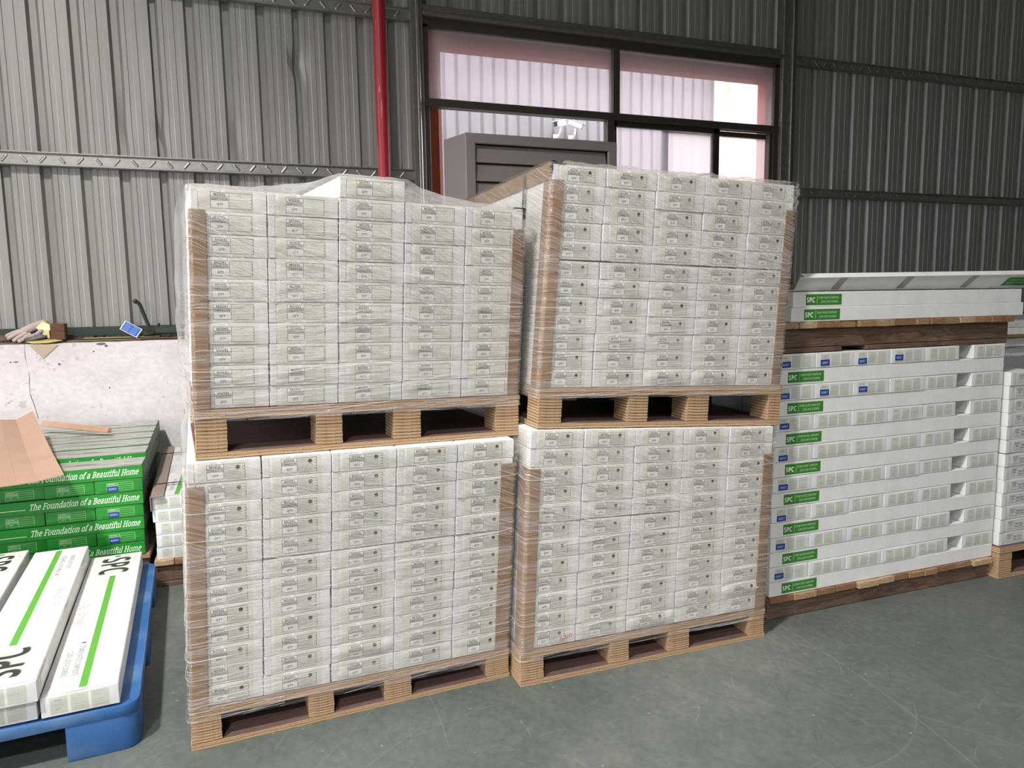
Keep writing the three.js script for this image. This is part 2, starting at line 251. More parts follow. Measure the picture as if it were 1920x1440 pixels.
// stretch film: how clear it is (white) and where it is milky with stretch marks (grey)
function filmTex(k0) {
  return canvasTex(1536, 1536, (c, w, h) => {
    c.fillStyle = 'rgb(249,249,249)'; c.fillRect(0, 0, w, h);
    const stroke = (x, y, len, ang, wd, grey, a) => { c.strokeStyle = `rgba(${grey},${grey},${grey},${a})`; c.lineWidth = wd; c.beginPath(); c.moveTo(x, y); const dx = Math.cos(ang) * len, dy = Math.sin(ang) * len; c.quadraticCurveTo(x + dx * 0.5 + rr(-9, 9), y + dy * 0.5 + rr(-9, 9), x + dx, y + dy); c.stroke(); };
    for (let i = 0; i < 420; i++) { const y = rr(-80, h), f = y / h, ang = f < 0.34 ? rr(0.3, 0.6) : rr(-0.14, 0.16); stroke(rr(-300, w), y, rr(160, 800), ang, rr(8, 34), rnd() < 0.5 ? 254 : Math.round(rr(96, 170)), rr(0.04, 0.15)); }
    for (let i = 0; i < 2600; i++) {
      const y = rr(-80, h), f = y / h, ang = f < 0.34 ? rr(0.35, 0.62) : f < 0.62 ? rr(-0.12, 0.3) : rr(-0.16, 0.05);
      const light = rnd() < 0.42; stroke(rr(-200, w), y, rr(40, 420), ang, rr(1, light ? 12 : 9), light ? 255 : Math.round(rr(120, 190)), rr(0.04, 0.2));
    }
    for (let i = 0; i < 620; i++) { const y = rr(0, h), f = y / h, ang = f < 0.34 ? rr(0.35, 0.62) : rr(-0.16, 0.06); stroke(rr(-200, w), y, rr(120, 700), ang, rr(0.7, 2.4), Math.round(rr(20, 100)), rr(0.2, 0.75)); }
    for (let i = 0; i < 5; i++) { c.fillStyle = 'rgba(150,150,150,.18)'; c.fillRect(0, h * (0.08 + i * 0.19) + rr(-40, 40), w, rr(18, 70)); }
  }, false);
}
T.film = filmTex(0); T.film.wrapS = T.film.wrapT = THREE.RepeatWrapping;

// ---------------------------------------------------------------- materials
const std = (o) => new THREE.MeshStandardMaterial(o), phy = (o) => new THREE.MeshPhysicalMaterial(o);
const rep = (t, x, y) => { const c = t.clone(); c.repeat.set(x, y); c.wrapS = c.wrapT = THREE.RepeatWrapping; c.needsUpdate = true; return c; };
const M = {
  floor: std({ map: rep(T.floor, 1 / 4, 1 / 4), roughnessMap: rep(T.floorRough, 1 / 3, 1 / 3), roughness: 0.95 }),
  carton: std({ map: rep(T.paper, 2.2, 2.2), roughness: 0.62 }),
  cartonDirty: std({ map: rep(T.dirty, 2.2, 2.2), roughness: 0.7 }),
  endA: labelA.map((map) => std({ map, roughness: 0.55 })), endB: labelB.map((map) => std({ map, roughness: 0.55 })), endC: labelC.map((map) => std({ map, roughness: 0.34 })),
  cell: std({ map: T.cellLabel, roughness: 0.5 }), spc: std({ map: T.spc, roughness: 0.5 }), hd827: std({ map: T.hd827, roughness: 0.45 }), hd825: std({ map: T.hd825, roughness: 0.45 }),
  tape: std({ color: 0xe2e2de, roughness: 0.3 }),
  kraft: std({ map: rep(T.kraft, 2, 2), roughness: 0.75 }), kraftGrey: std({ map: rep(T.paper, 2, 2), color: 0xa8978c, roughness: 0.8 }), brownTape: std({ color: 0x9a928a, roughness: 0.3 }),
  plyEdge: std({ map: rep(T.plyEdge, 5, 5.2), roughness: 0.85, bumpMap: rep(T.plyEdge, 5, 5.2), bumpScale: 0.0009 }),
  plyFace: std({ map: rep(T.plyFace, 1.5, 1.5), roughness: 0.6 }),
  pine: [0xf4f0ea, 0xe2d8cc, 0xcfbcac, 0xfff8ee, 0xbfa494].map((color) => std({ map: rep(T.pine, 3, 3), color, roughness: 0.8 })),
  walnut: std({ map: rep(T.walnut, 1, 6), roughness: 0.7 }),
  plaster: std({ map: rep(T.plaster, 0.7, 0.95), roughness: 0.9, bumpMap: rep(T.plaster, 0.7, 0.95), bumpScale: 0.004 }),
  concrete: std({ color: 0x77706a, roughness: 0.95 }),
  sheet: std({ map: rep(T.sheet, 1, 0.5), roughness: 0.42, metalness: 0.25 }),
  zinc: std({ map: rep(T.zinc, 3, 3), roughness: 0.34, metalness: 0.85 }),
  zincDull: std({ map: rep(T.zinc, 3, 3), color: 0xb8b4ac, roughness: 0.5, metalness: 0.6 }),
  bronze: std({ color: 0x4a443b, roughness: 0.45, metalness: 0.3 }), bronzeDark: std({ color: 0x352f29, roughness: 0.5, metalness: 0.25 }),
  orange: std({ color: 0x9a4526, roughness: 0.65 }),
  frost: phy({ color: 0xf6f0f4, roughness: 0.5, transmission: 1, thickness: 0, specularIntensity: 0.5 }),
  frost2: phy({ color: 0xf6f2f0, roughness: 0.72, transmission: 1, thickness: 0, specularIntensity: 0.5 }),
  grey: std({ color: 0x8f8785, roughness: 0.5, metalness: 0.1 }), greyDark: std({ color: 0x4f4947, roughness: 0.6 }),
  red: std({ map: rep(T.red, 1, 1), roughness: 0.4 }),
  blue: std({ map: rep(T.blue, 1.6, 1.6), roughness: 0.55 }),
  greenSide: std({ map: T.greenSide, roughness: 0.5 }), greenEnd: std({ map: T.greenEnd, roughness: 0.45 }), greenBody: std({ map: rep(T.paper, 2, 2), color: 0x3f6a44, roughness: 0.6 }),  // greenBody is darkened and greyed to carry the shade on the carton sides
  greenTop: std({ map: rep(T.dryPrint, 1.2, 2.4), roughness: 0.55 }), greenShadeEnd: std({ map: rep(T.paper, 2, 2), color: 0x6f7c68, roughness: 0.6 }),  // greenShadeEnd has the shade of the side ends put into its colour
  boxTop: std({ map: T.boxTop, roughness: 0.55 }),
  strap: std({ color: 0x3b4040, roughness: 0.35 }), black: std({ color: 0x16181a, roughness: 0.5 }),
  film: phy({ color: 0xfffdfd, roughness: 0.13, transmission: 1, transmissionMap: T.film, thickness: 0, ior: 1.48, bumpMap: T.film, bumpScale: 0.0045, side: THREE.DoubleSide }),
  filmSide: phy({ color: 0xf4f2f0, roughness: 0.2, transmission: 0.97, transmissionMap: rep(T.film, 1, 1), thickness: 0, ior: 1.48, bumpMap: rep(T.film, 1, 1), bumpScale: 0.004, side: THREE.DoubleSide }),
  fold: phy({ color: 0xf6f8f8, roughness: 0.16, transmission: 0.45, thickness: 0, ior: 1.5 }),
  hallWall: std({ color: 0x8d8b86, roughness: 0.7 }), roof: std({ color: 0x9a9a98, roughness: 0.7 }),
  outer: std({ map: rep(T.sheet, 1, 0.5), color: 0xf4f0ff, roughness: 0.5 }), cream: std({ color: 0xe6d6bd, roughness: 0.8 }), asphalt: std({ color: 0x8a8a8c, roughness: 0.95 }),
  camWhite: std({ color: 0xe8e6e0, roughness: 0.4 }), camDark: std({ color: 0x3a3a3e, roughness: 0.3 }), 
  glove: std({ color: 0xb7a79d, roughness: 0.95 }), yellow: std({ color: 0xc9bd72, roughness: 0.35, side: THREE.DoubleSide }), paleFoil: phy({ color: 0xe9d9c6, roughness: 0.28, transmission: 0.55, thickness: 0, side: THREE.DoubleSide }),
  card: std({ map: T.blueCard, roughness: 0.4 }), toolGreen: std({ color: 0x39443c, roughness: 0.5, metalness: 0.3 }),
  lampBody: std({ color: 0x35373a, roughness: 0.5, metalness: 0.4 }), reflector: std({ color: 0xb8babd, roughness: 0.3, metalness: 0.8 }), glow: std({ color: 0xffffff, emissive: 0xfff4e4, emissiveIntensity: 6 }),
  stripWood: std({ map: rep(T.paper, 4, 4), color: 0xdcb297, roughness: 0.45 }), cardSheet: std({ map: rep(T.paper, 2, 2), color: 0xcba690, roughness: 0.8, side: THREE.DoubleSide }), redInk: std({ color: 0xb83a44, roughness: 0.6 }),
};

// ---------------------------------------------------------------- the hall
struct('floor', bx(-7.2, 12.2, -0.2, 0, -5.0, 12.2, 0.001), M.floor);
struct('wall_left', merge([bx(-7.2, -7, 0, 8, -5, -4.5, 0.001), bx(-7.2, -7, 4.5, 8, -4.5, 0.8, 0.001), bx(-7.2, -7, 0, 8, 0.8, 12.2, 0.001)]), M.hallWall);   // with an open doorway that lets daylight in
struct('wall_right', bx(12, 12.2, 0, 8, -5, 12.2, 0.001), M.hallWall);
struct('wall_front', merge([bx(-7, -5.2, 0, 8, 12, 12.2, 0.001), bx(-5.2, -0.6, 3.8, 8, 12, 12.2, 0.001), bx(-0.6, 12, 0, 8, 12, 12.2, 0.001)]), M.hallWall);   // with an unseen doorway, added to let in daylight fill from the front
struct('ceiling', bx(-7.2, 12.2, 8, 8.2, -5.2, 12.2, 0.001), M.roof);

// rear wall: corrugated sheets with recessed troughs, each sheet four ribs wide
const PITCH = 0.2048, RIB0 = -1.0807, ZW = -4.97;
const wallBack = structGroup('wall_back');
function sheetGeo(x0, n, y0, y1, dent) {
  // outline of one rib's span: trough then a pan with two shallow recesses; z relative to the pan plane
  const one = [[0, 0], [0.013, -0.031], [0.047, -0.031], [0.066, 0], [0.088, 0], [0.0915, -0.0022], [0.114, -0.0022], [0.1175, 0], [0.146, 0], [0.1495, -0.0022], [0.172, -0.0022], [0.1755, 0]];
  const line = []; for (let i = 0; i < n; i++) for (const [s, z] of one) line.push([x0 + i * PITCH + s, z]); line.push([x0 + n * PITCH + 0.012, 0]);
  const rows = dent ? 60 : 1, pos = [], uv = [], idx = [];
  for (const back of [0, 1]) {
    const base = pos.length / 3;
    for (let j = 0; j <= rows; j++) for (const [x, z] of line) {
      const y = y0 + (y1 - y0) * j / rows; let dz = 0, dx = 0;
      if (dent) for (const [ex, ey, r, a] of dent) { const q = Math.exp(-(((x - ex) / r) ** 2 + ((y - ey) / (r * 1.7)) ** 2)); dz -= a * q; dx -= a * 0.9 * q; }
      pos.push(x + dx, y, ZW + z + dz - back * 0.004); uv.push(x, y);
    }
    const m = line.length;
    for (let j = 0; j < rows; j++) for (let i = 0; i < m - 1; i++) { const a = base + j * m + i, b = a + 1, c = a + m, d = c + 1; if (back) idx.push(a, c, b, b, c, d); else idx.push(a, b, c, b, d, c); }
  }
  let g = new THREE.BufferGeometry(); g.setAttribute('position', new THREE.Float32BufferAttribute(pos, 3)); g.setAttribute('uv', new THREE.Float32BufferAttribute(uv, 2)); g.setIndex(idx);
  return toCreasedNormals(g, 0.3);
}
const ribX = (i) => RIB0 + PITCH * i;
const dents = [[ribX(2) + 0.05, 2.33, 0.035, 0.016], [ribX(3) + 0.05, 2.29, 0.03, 0.012], [ribX(5) + 0.052, 2.25, 0.03, 0.012], [ribX(7) + 0.045, 2.74, 0.045, 0.022]];
for (let i = -33; i < 63; i += 4) {
  const first = ribX(i), under = i >= 11 && i < 27;
  if (i === 7) { mesh('cladding_panel', sheetGeo(first, 4, 1.0, 8, dents), M.sheet, wallBack); continue; }
  if (i === 11) { mesh('cladding_panel', sheetGeo(first, 4, 3.09, 8), M.sheet, wallBack); continue; }
  if (i === 23)  { mesh('cladding_panel', sheetGeo(first, 3, 3.09, 8), M.sheet, wallBack); mesh('cladding_panel', sheetGeo(ribX(26), 1, 1.0, 8), M.sheet, wallBack); continue; }
  if (under && i < 23) { mesh('cladding_panel', sheetGeo(first, 4, 3.09, 8), M.sheet, wallBack); continue; }
  mesh('cladding_panel', sheetGeo(first, 4, 1.0, 8, i >= -1 && i <= 3 ? dents : null), M.sheet, wallBack);
}
// low plastered wall under the sheets
const DW = structGroup('wall_low');
{
  const s = []; const n = 220; for (let i = 0; i <= n; i++) s.push(i);
  const g = new THREE.BoxGeometry(18.9, 1.026, 0.26, 420, 30, 1); g.translate(2.52, 0.513, -4.87);
  const p = g.attributes.position, N = new ImprovedNoise();
  for (let i = 0; i < p.count; i++) { const x = p.getX(i), y = p.getY(i); if (p.getZ(i) > -4.8) p.setZ(i, -4.74 + N.noise(x * 3, y * 3, 0) * 0.004 + N.noise(x * 14, y * 14, 5) * 0.0018); if (y > 1.0) p.setY(i, 1.026 + N.noise(x * 9, 2, p.getZ(i) * 4) * 0.006); }
  const uv = g.attributes.uv; for (let i = 0; i < uv.count; i++) uv.setXY(i, p.getX(i), p.getY(i));
  g.computeVertexNormals(); mesh('plaster_face', g, M.plaster, DW);
  mesh('mortar_top', bx(-6.9, 11.9, 1.012, 1.03, -4.98, -4.752, 0.002), M.concrete, DW);
  // the crack and the chipped spots are shallow dark grooves cut into the plaster, built as slender ridged slots
  const crack = [[-1.178, 1.03], [-1.181, 0.99], [-1.18, 0.948], [-1.174, 0.9], [-1.17, 0.842], [-1.174, 0.79], [-1.173, 0.742], [-1.163, 0.7], [-1.156, 0.665], [-1.146, 0.603]].map(([x, y]) => V(x, y, -4.7405));
  mesh('crack', tube(crack, 0.0017, 60, 5), std({ color: 0x4a4340, roughness: 1 }), DW);
  for (const [x, y, w, h] of [[-0.842, 0.974, 0.012, 0.007], [-1.019, 0.909, 0.012, 0.012], [-1.228, 0.93, 0.032, 0.008], [-1.252, 0.929, 0.01, 0.01], [-0.775, 0.76, 0.007, 0.012], [-0.80, 1.016, 0.05, 0.016], [-0.775, 1.004, 0.02, 0.014]]) {
    const g2 = new THREE.SphereGeometry(1, 8, 6); g2.scale(w / 2, h / 2, 0.003); g2.translate(x, y, -4.7395); mesh('plaster_chip', g2, M.concrete, DW);
  }
}
// galvanised rails with pressed slots
function purlin(label, x0, x1, yb, yt) {
  const t = thing('wall_rail', label, 'rail', [0, 0, 0]);
  const d = yt - yb, f = [[0, 0], [0.05, 0], [0.053, 0.004], [0.053, 0.012], [0.05, 0.014], [0.05, d - 0.016], [0.053, d - 0.012], [0.064, d - 0.006], [0.064, d], [0, d], [0, d - 0.004], [0.046, d - 0.004], [0.046, 0.004], [0, 0.004]];
  const s = new THREE.Shape(f.map(([z, y]) => new THREE.Vector2(z, y)));
  const g = new THREE.ExtrudeGeometry(s, { depth: x1 - x0, bevelEnabled: false }); g.rotateY(Math.PI / 2);   // extrude runs along +x, profile z becomes -z
  const p = g.attributes.position; for (let i = 0; i < p.count; i++) p.setZ(i, -p.getZ(i));
  const id = g.index; g.computeVertexNormals(); g.translate(x0, yb, ZW + 0.001);
  // mirrored profile: turn the faces round again
  const gg = g.index ? g.toNonIndexed() : g; const a = gg.attributes.position.array; for (let i = 0; i < a.length; i += 9) for (let k = 0; k < 3; k++) { const q = a[i + 3 + k]; a[i + 3 + k] = a[i + 6 + k]; a[i + 6 + k] = q; } gg.computeVertexNormals();
  mesh('channel', gg, M.zinc, t);
  let k = 0; const cg = new THREE.CapsuleGeometry(0.0095, 0.036, 4, 10);
  for (let x = Math.max(x0 + 0.04, -1.9); x < Math.min(x1 - 0.03, 7.4); x += 0.0945, k++) { const m = mesh('pressed_slot', cg, M.zinc, t); m.position.set(x, yb + d * 0.46, ZW + 0.0495); m.rotation.z = k % 2 ? -0.72 : 0.72; m.scale.z = 0.55; }
}
purlin('galvanised wall rail with pressed slots passing just above the peaked film stack', -4.5, 1.11, 2.036, 2.112);
purlin('galvanised wall rail high up crossing behind the red pipe', -4.5, 1.11, 3.064, 3.138);
purlin('dark galvanised wall rail on the shaded wall beyond the window, upper one', 4.235, 9.5, 3.072, 3.142);
purlin('dark galvanised wall rail on the shaded wall beyond the window, lower one', 4.235, 9.5, 2.04, 2.108);
// flashings round the window
{
  const g = structGroup('trim_1');
  mesh('flashing', bx(1.108, 1.138, 1.02, 8, ZW, -4.885, 0.003), M.zincDull, g); mesh('flashing', bx(1.138, 1.162, 1.02, 8, ZW, -4.868, 0.006), M.zinc, g); mesh('flashing', bx(1.162, 1.192, 1.02, 8, ZW, -4.90, 0.003), M.zincDull, g);
  const h = structGroup('trim_2');
  mesh('flashing', bx(4.105, 4.175, 1.02, 8, ZW, -4.885, 0.004), M.zincDull, h); mesh('flashing', bx(4.175, 4.19, 1.02, 8, ZW, -4.862, 0.004), M.zinc, h); mesh('flashing', bx(4.19, 4.236, 1.02, 8, ZW, -4.89, 0.003), M.zincDull, h);
  const k = structGroup('trim_3');
  mesh('flashing', bx(1.19, 4.15, 3.125, 3.175, ZW - 0.02, -4.91, 0.004), M.zincDull, k); mesh('flashing', bx(1.19, 4.165, 3.095, 3.125, ZW - 0.02, -4.875, 0.008), M.zincDull, k);
}
// window: bronze frame, dusty panes, orange steel portal outside
{
  const w = structGroup('window_1'), z0 = -4.99, z1 = -4.925;
  mesh('window_frame', merge([bx(1.19, 4.12, 3.035, 3.098, z0, z1, 0.003), bx(1.19, 4.12, 1.03, 1.09, z0, z1, 0.003), bx(1.19, 1.232, 1.03, 3.06, z0, z1, 0.003), bx(4.06, 4.12, 1.03, 3.06, z0, z1, 0.003), bx(4.03, 4.06, 1.03, 2.54, z0 + 0.01, z1 - 0.01, 0.003)]), M.bronze, w);
  mesh('rail', bx(1.19, 4.11, 2.532, 2.583, z0, z1 + 0.012, 0.003), M.bronze, w);
  mesh('mullion', bx(2.612, 2.668, 2.58, 3.04, z0, z1 + 0.004, 0.003), M.bronze, w);
  mesh('mullion', bx(2.566, 2.624, 1.08, 2.535, z0, z1 + 0.004, 0.003), M.bronze, w);
  mesh('sash', merge([bx(2.62, 3.56, 2.495, 2.533, z0 + 0.012, z1 - 0.012, 0.003), bx(3.497, 3.556, 1.08, 2.53, z0 + 0.012, z1 - 0.012, 0.003), bx(2.624, 2.65, 1.08, 2.53, z0 + 0.012, z1 - 0.012, 0.003)]), M.bronzeDark, w);
  mesh('sash', merge([bx(3.09, 3.13, 1.08, 2.52, -5.03, -4.995, 0.003), bx(3.13, 4.06, 2.495, 2.533, -5.03, -4.995, 0.003)]), M.bronze, w);
  const pane = (x0, x1, y0, y1, z, m) => mesh('window_pane', at(new THREE.PlaneGeometry(x1 - x0, y1 - y0), (x0 + x1) / 2, (y0 + y1) / 2, z), m, w);
  pane(1.23, 2.615, 2.58, 3.04, -4.955, M.frost); pane(2.665, 4.062, 2.58, 3.04, -4.955, M.frost);
  pane(2.648, 3.5, 1.09, 2.5, -4.955, M.frost); pane(3.12, 4.05, 1.09, 2.5, -5.012, M.frost2);
  const post = (x0, x1, y0, y1, zb) => bx(x0, x1, y0, y1, zb, -5.1, 0.03);
  mesh('steel_portal', merge([post(1.13, 1.366, 0.9, 3.3, -5.26), post(4.137, 4.5, 0.9, 3.3, -5.26), post(1.13, 4.5, 2.988, 3.5, -5.26)]), M.orange, w);
}
// outside, seen through the window
struct('ground_outside', merge([bx(-30, 22, -0.2, -0.02, -26, -5.02, 0.001), bx(-30, -7.22, -0.2, -0.02, -5, 14, 0.001), bx(-30, 22, -0.2, -0.02, 12.22, 40, 0.001)]), M.asphalt);
{
  const g = structGroup('wall_outside');
  const line = [], s0 = -6; for (let i = 0; i < 69; i++) for (const [s, z] of [[0, 0], [0.02, -0.03], [0.05, -0.03], [0.07, 0]]) line.push([s0 + i * 0.205 + s, z]);
  const prof = [...line, ...line.slice().reverse().map(([x, z]) => [x, z - 0.01])];
  const gg = prism(prof, 0, 6.6); gg.translate(0, 0, -11.3); mesh('cladding_panel', toCreasedNormals(gg, 0.3), M.outer, g);
  mesh('cream_bay', bx(8.13, 16, 0, 6.6, -11.5, -11.0, 0.01), M.cream, g);
}
function cctv(label, x, y, z, turn, tilt) {
  const t = thing('security_camera', label, 'camera', [x, y, z]);
  const arm = mesh('bracket', merge([bx(-0.05, 0.05, -0.07, 0.07, -0.02, 0, 0.006), tube([V(0, 0, 0), V(0, 0.02, 0.1), V(0, 0.1, 0.16), V(0, 0.15, 0.16)], 0.018, 16, 8)]), M.camWhite, t);
  const b = mesh('housing', merge([cbox(0.1, 0.09, 0.24, 0.02), bx(-0.056, 0.056, 0.046, 0.054, -0.12, 0.16, 0.003)]), M.camWhite, t); b.position.set(0, 0.2, 0.17); b.rotation.set(tilt, turn, 0, 'YXZ');
  mesh('lens_window', bx(-0.035, 0.035, -0.032, 0.032, 0.118, 0.124, 0.003), M.camDark, b);
}
cctv('white security camera outside on the pale wall, facing towards the pipe side', 4.93, 3.83, -11.27, -1.1, 0.25);
cctv('cream security camera outside on the pale wall, angled away from the pipe', 5.2, 3.83, -11.27, 1.15, 0.35);

// louvred fan box in front of the window
{
  const t = thing('fan_box', 'grey louvred fan box standing before the window behind the wrapped stacks', 'fan box', [1.865, 0, -4.58]);
  const zf = 0.12, zb = -0.12, y1 = 2.268, W = 0.53;
  const side = (s) => { const g = bx(0, 0.02, 0, y1, zb, zf, 0.003); const p = g.attributes.position; for (let i = 0; i < p.count; i++) p.setX(i, s * (W - p.getX(i) + (p.getZ(i) < 0 ? 0.075 : 0))); if (s < 0) { const a = p.array; for (let i = 0; i < a.length; i += 9) for (let k = 0; k < 3; k++) { const q = a[i + 3 + k]; a[i + 3 + k] = a[i + 6 + k]; a[i + 6 + k] = q; } } g.computeVertexNormals(); return g; };
  mesh('side_panel', side(1), M.grey, t); mesh('side_panel', side(-1), M.grey, t);
  const tg = bx(-W, W, y1 - 0.02, y1, zb, zf - 0.002, 0.003), tp = tg.attributes.position; for (let i = 0; i < tp.count; i++) if (tp.getZ(i) < 0) tp.setX(i, tp.getX(i) * (W + 0.074) / W); tg.computeVertexNormals(); mesh('top_panel', tg, M.grey, t); mesh('back_panel', bx(-W - 0.05, W + 0.05, 0, y1 - 0.02, zb, zb + 0.01, 0.002), M.greyDark, t);
  mesh('front_frame', merge([bx(-W, W, y1 - 0.06, y1 + 0.002, zf - 0.02, zf + 0.004, 0.004), bx(-W, -W + 0.065, 0.02, y1 - 0.05, zf - 0.02, zf + 0.003, 0.004), bx(W - 0.065, W, 0.02, y1 - 0.05, zf - 0.02, zf + 0.003, 0.004)]), M.grey, t);
  for (let i = 0; i < 13; i++) { const g = cbox(2 * W - 0.135, 0.112, 0.012, 0.003); at(g, 0, y1 - 0.118 - i * 0.115, zf - 0.03, 0, 0, -0.2); mesh('louvre', g, M.grey, t); }
}
// red pipe on the wall
{
  const t = thing('red_pipe', 'upright red painted pipe with chipped paint against the corrugated wall', 'pipe', [0.885, 0, -4.79]);
  const g = new THREE.CylinderGeometry(0.0405, 0.0405, 6.9, 32, 1); g.translate(0, 4.5, 0); mesh('pipe_body', g, M.red, t);
  for (const y of [1.4, 4.6]) mesh('pipe_clamp', at(new THREE.TorusGeometry(0.043, 0.006, 8, 28), 0, y, 0, 0, 0, Math.PI / 2), M.zinc, t);
  const s = mesh('clamp_bracket', bx(-0.02, 0.02, 4.55, 4.65, -0.17, -0.04, 0.003), M.zinc, t);
}
// lamps
function highBay([x, y, z], i) {
  const t = thing('high_bay_lamp', 'bell shaped high bay lamp hanging from the roof, ' + ord[i] + ' from the rear wall', 'lamp', [x, y, z]);
  const prof = [[0.06, 0.34], [0.1, 0.33], [0.16, 0.24], [0.22, 0.1], [0.245, 0], [0.25, 0], [0.226, 0.1], [0.166, 0.245], [0.105, 0.336], [0.06, 0.346]].map(([r, h]) => new THREE.Vector2(r, h));
  mesh('reflector', new THREE.LatheGeometry(prof, 40), M.reflector, t);
  mesh('driver_housing', merge([at(new THREE.CylinderGeometry(0.1, 0.12, 0.2, 24), 0, 0.43, 0)]), M.lampBody, t);
  const d = new THREE.CylinderGeometry(0.2, 0.2, 0.01, 32); d.translate(0, 0.13, 0); mesh('glowing_disc', d, M.glow, t);
  mesh('hanging_cable', at(new THREE.CylinderGeometry(0.006, 0.006, 1.8, 8), 0, 1.41, 0), M.black, t);
  const l = new THREE.SpotLight(LAMP_COLOUR, LAMP_POWER[i], 0, LAMP_CONE, LAMP_BLEND, 2);
  l.position.set(x, y - 0.03, z); l.target.position.set(x, 0, z); l.castShadow = true; l.shadow.radius = 9; l.shadow.mapSize.set(2048, 2048); l.name = 'lamp_light_' + i; scene.add(l, l.target);
}
LAMPS.forEach(highBay);

// ---------------------------------------------------------------- cartons
const BOX_L = 1.19;
const endPanelGeo = [0, 1, 2, 3, 4, 5].map((v) => {                         // printed end of a carton: a slightly bulged, dented card face (unit width and height)
  const g = new THREE.PlaneGeometry(1, 1, 14, 6), p = g.attributes.position, N = new ImprovedNoise();
  for (let i = 0; i < p.count; i++) {
    const x = p.getX(i), y = p.getY(i), e = (1 - (2 * x) ** 4) * (1 - (2 * y) ** 4);
    let z = e * (0.0015 + N.noise(x * 3 + v * 7, y * 2, v) * 0.0022) - 0.0006 * (1 - e);
    if (v === 5) z += (y > 0.08 ? (0.5 - y) * 0.02 : (0.5 + y) * 0.0145) * (0.6 + 0.4 * e);      // crushed: a fold runs along the face
    p.setZ(i, z);
  }
  g.computeVertexNormals(); return g;
});
const bodyCache = new Map();
function body(w, h, d) { const k = [w, h, d].map((v) => v.toFixed(4)).join(); if (!bodyCache.has(k)) { const g = cbox(w, h, d, 0.0018); g.translate(0, h / 2, -d / 2); bodyCache.set(k, g); } return bodyCache.get(k); }
const tapeGeo = cbox(0.016, 0.0545, 0.0006, 0.0002), flatPanel = new THREE.PlaneGeometry(1, 1);
// a carton with its printed end facing z, base at its front lower edge
function carton(name, label, group, w, h, endMat, variant, { depth = BOX_L, tape = true, bodyMat = M.carton } = {}) {
  const t = thing(name, label, 'carton', [0, 0, 0], 0, group);
  mesh('carton_body', body(w, h, depth), bodyMat, t);
  const e = mesh('end_panel', endPanelGeo[variant], endMat, t); e.scale.set(w - 0.002, h - 0.0016, 1); e.position.set(0, h / 2, 0.0007);
  if (tape) { const s = mesh('packing_tape', tapeGeo, M.tape, t); s.position.set(-w / 2 + 0.0095, h / 2, 0.0022); s.scale.y = (h - 0.004) / 0.0545; }
  return t;
}
// ---------------------------------------------------------------- wrapped stacks
class Stack {
  constructor(TL, TR, BL, BR, rows) { this.c = [TL, TR, BL, BR].map((p) => V(...p)); this.rows = rows; this.W = this.c[2].distanceTo(this.c[3]); this.H = this.c[0].distanceTo(this.c[2]); const f = this.frame(2.5, rows / 2); this.ez = f.z; }
  pos(c, r) { const s = c / 5, t = r / this.rows, [TL, TR, BL, BR] = this.c; return TL.clone().multiplyScalar((1 - s) * (1 - t)).addScaledVector(TR, s * (1 - t)).addScaledVector(BL, (1 - s) * t).addScaledVector(BR, s * t); }
  frame(c, r) { const x = this.pos(c + 0.5, r).sub(this.pos(c - 0.5, r)).normalize(), y0 = this.pos(c, r - 0.5).sub(this.pos(c, r + 0.5)).normalize(), z = x.clone().cross(y0).normalize(), y = z.clone().cross(x); return { x, y, z, q: new THREE.Quaternion().setFromRotationMatrix(new THREE.Matrix4().makeBasis(x, y, z)) }; }
  // point c columns across, r rows down, off metres out of the front and deep metres back
  at(c, r, off = 0, deep = 0, side = 0) { const f = this.frame(2.5, r); return this.pos(c, r).addScaledVector(this.ez, off - deep).addScaledVector(f.x, side); }
}
const S = {
  LL: new Stack([-0.172, 0.822, -2.063], [0.776, 0.8, -2.119], [-0.203, 0.121, -2.085], [0.745, 0.099, -2.141], 12),
  UL: new Stack([-0.12, 1.539, -2.06], [0.826, 1.513, -2.146], [-0.143, 0.96, -2.087], [0.803, 0.934, -2.173], 10),
  LR: new Stack([0.807, 0.835, -2.06], [1.734, 0.778, -2.06], [0.769, 0.122, -2.06], [1.707, 0.111, -2.06], 12),
  UR: new Stack([0.901, 1.649, -2.08], [1.817, 1.618, -2.08], [0.844, 0.964, -2.08], [1.765, 0.921, -2.08], 12),
};
const where = { LL: 'floor stack nearest blue pallet', UL: 'upper stack under red pipe', LR: 'floor stack beside green labels', UR: 'upper stack before window' };
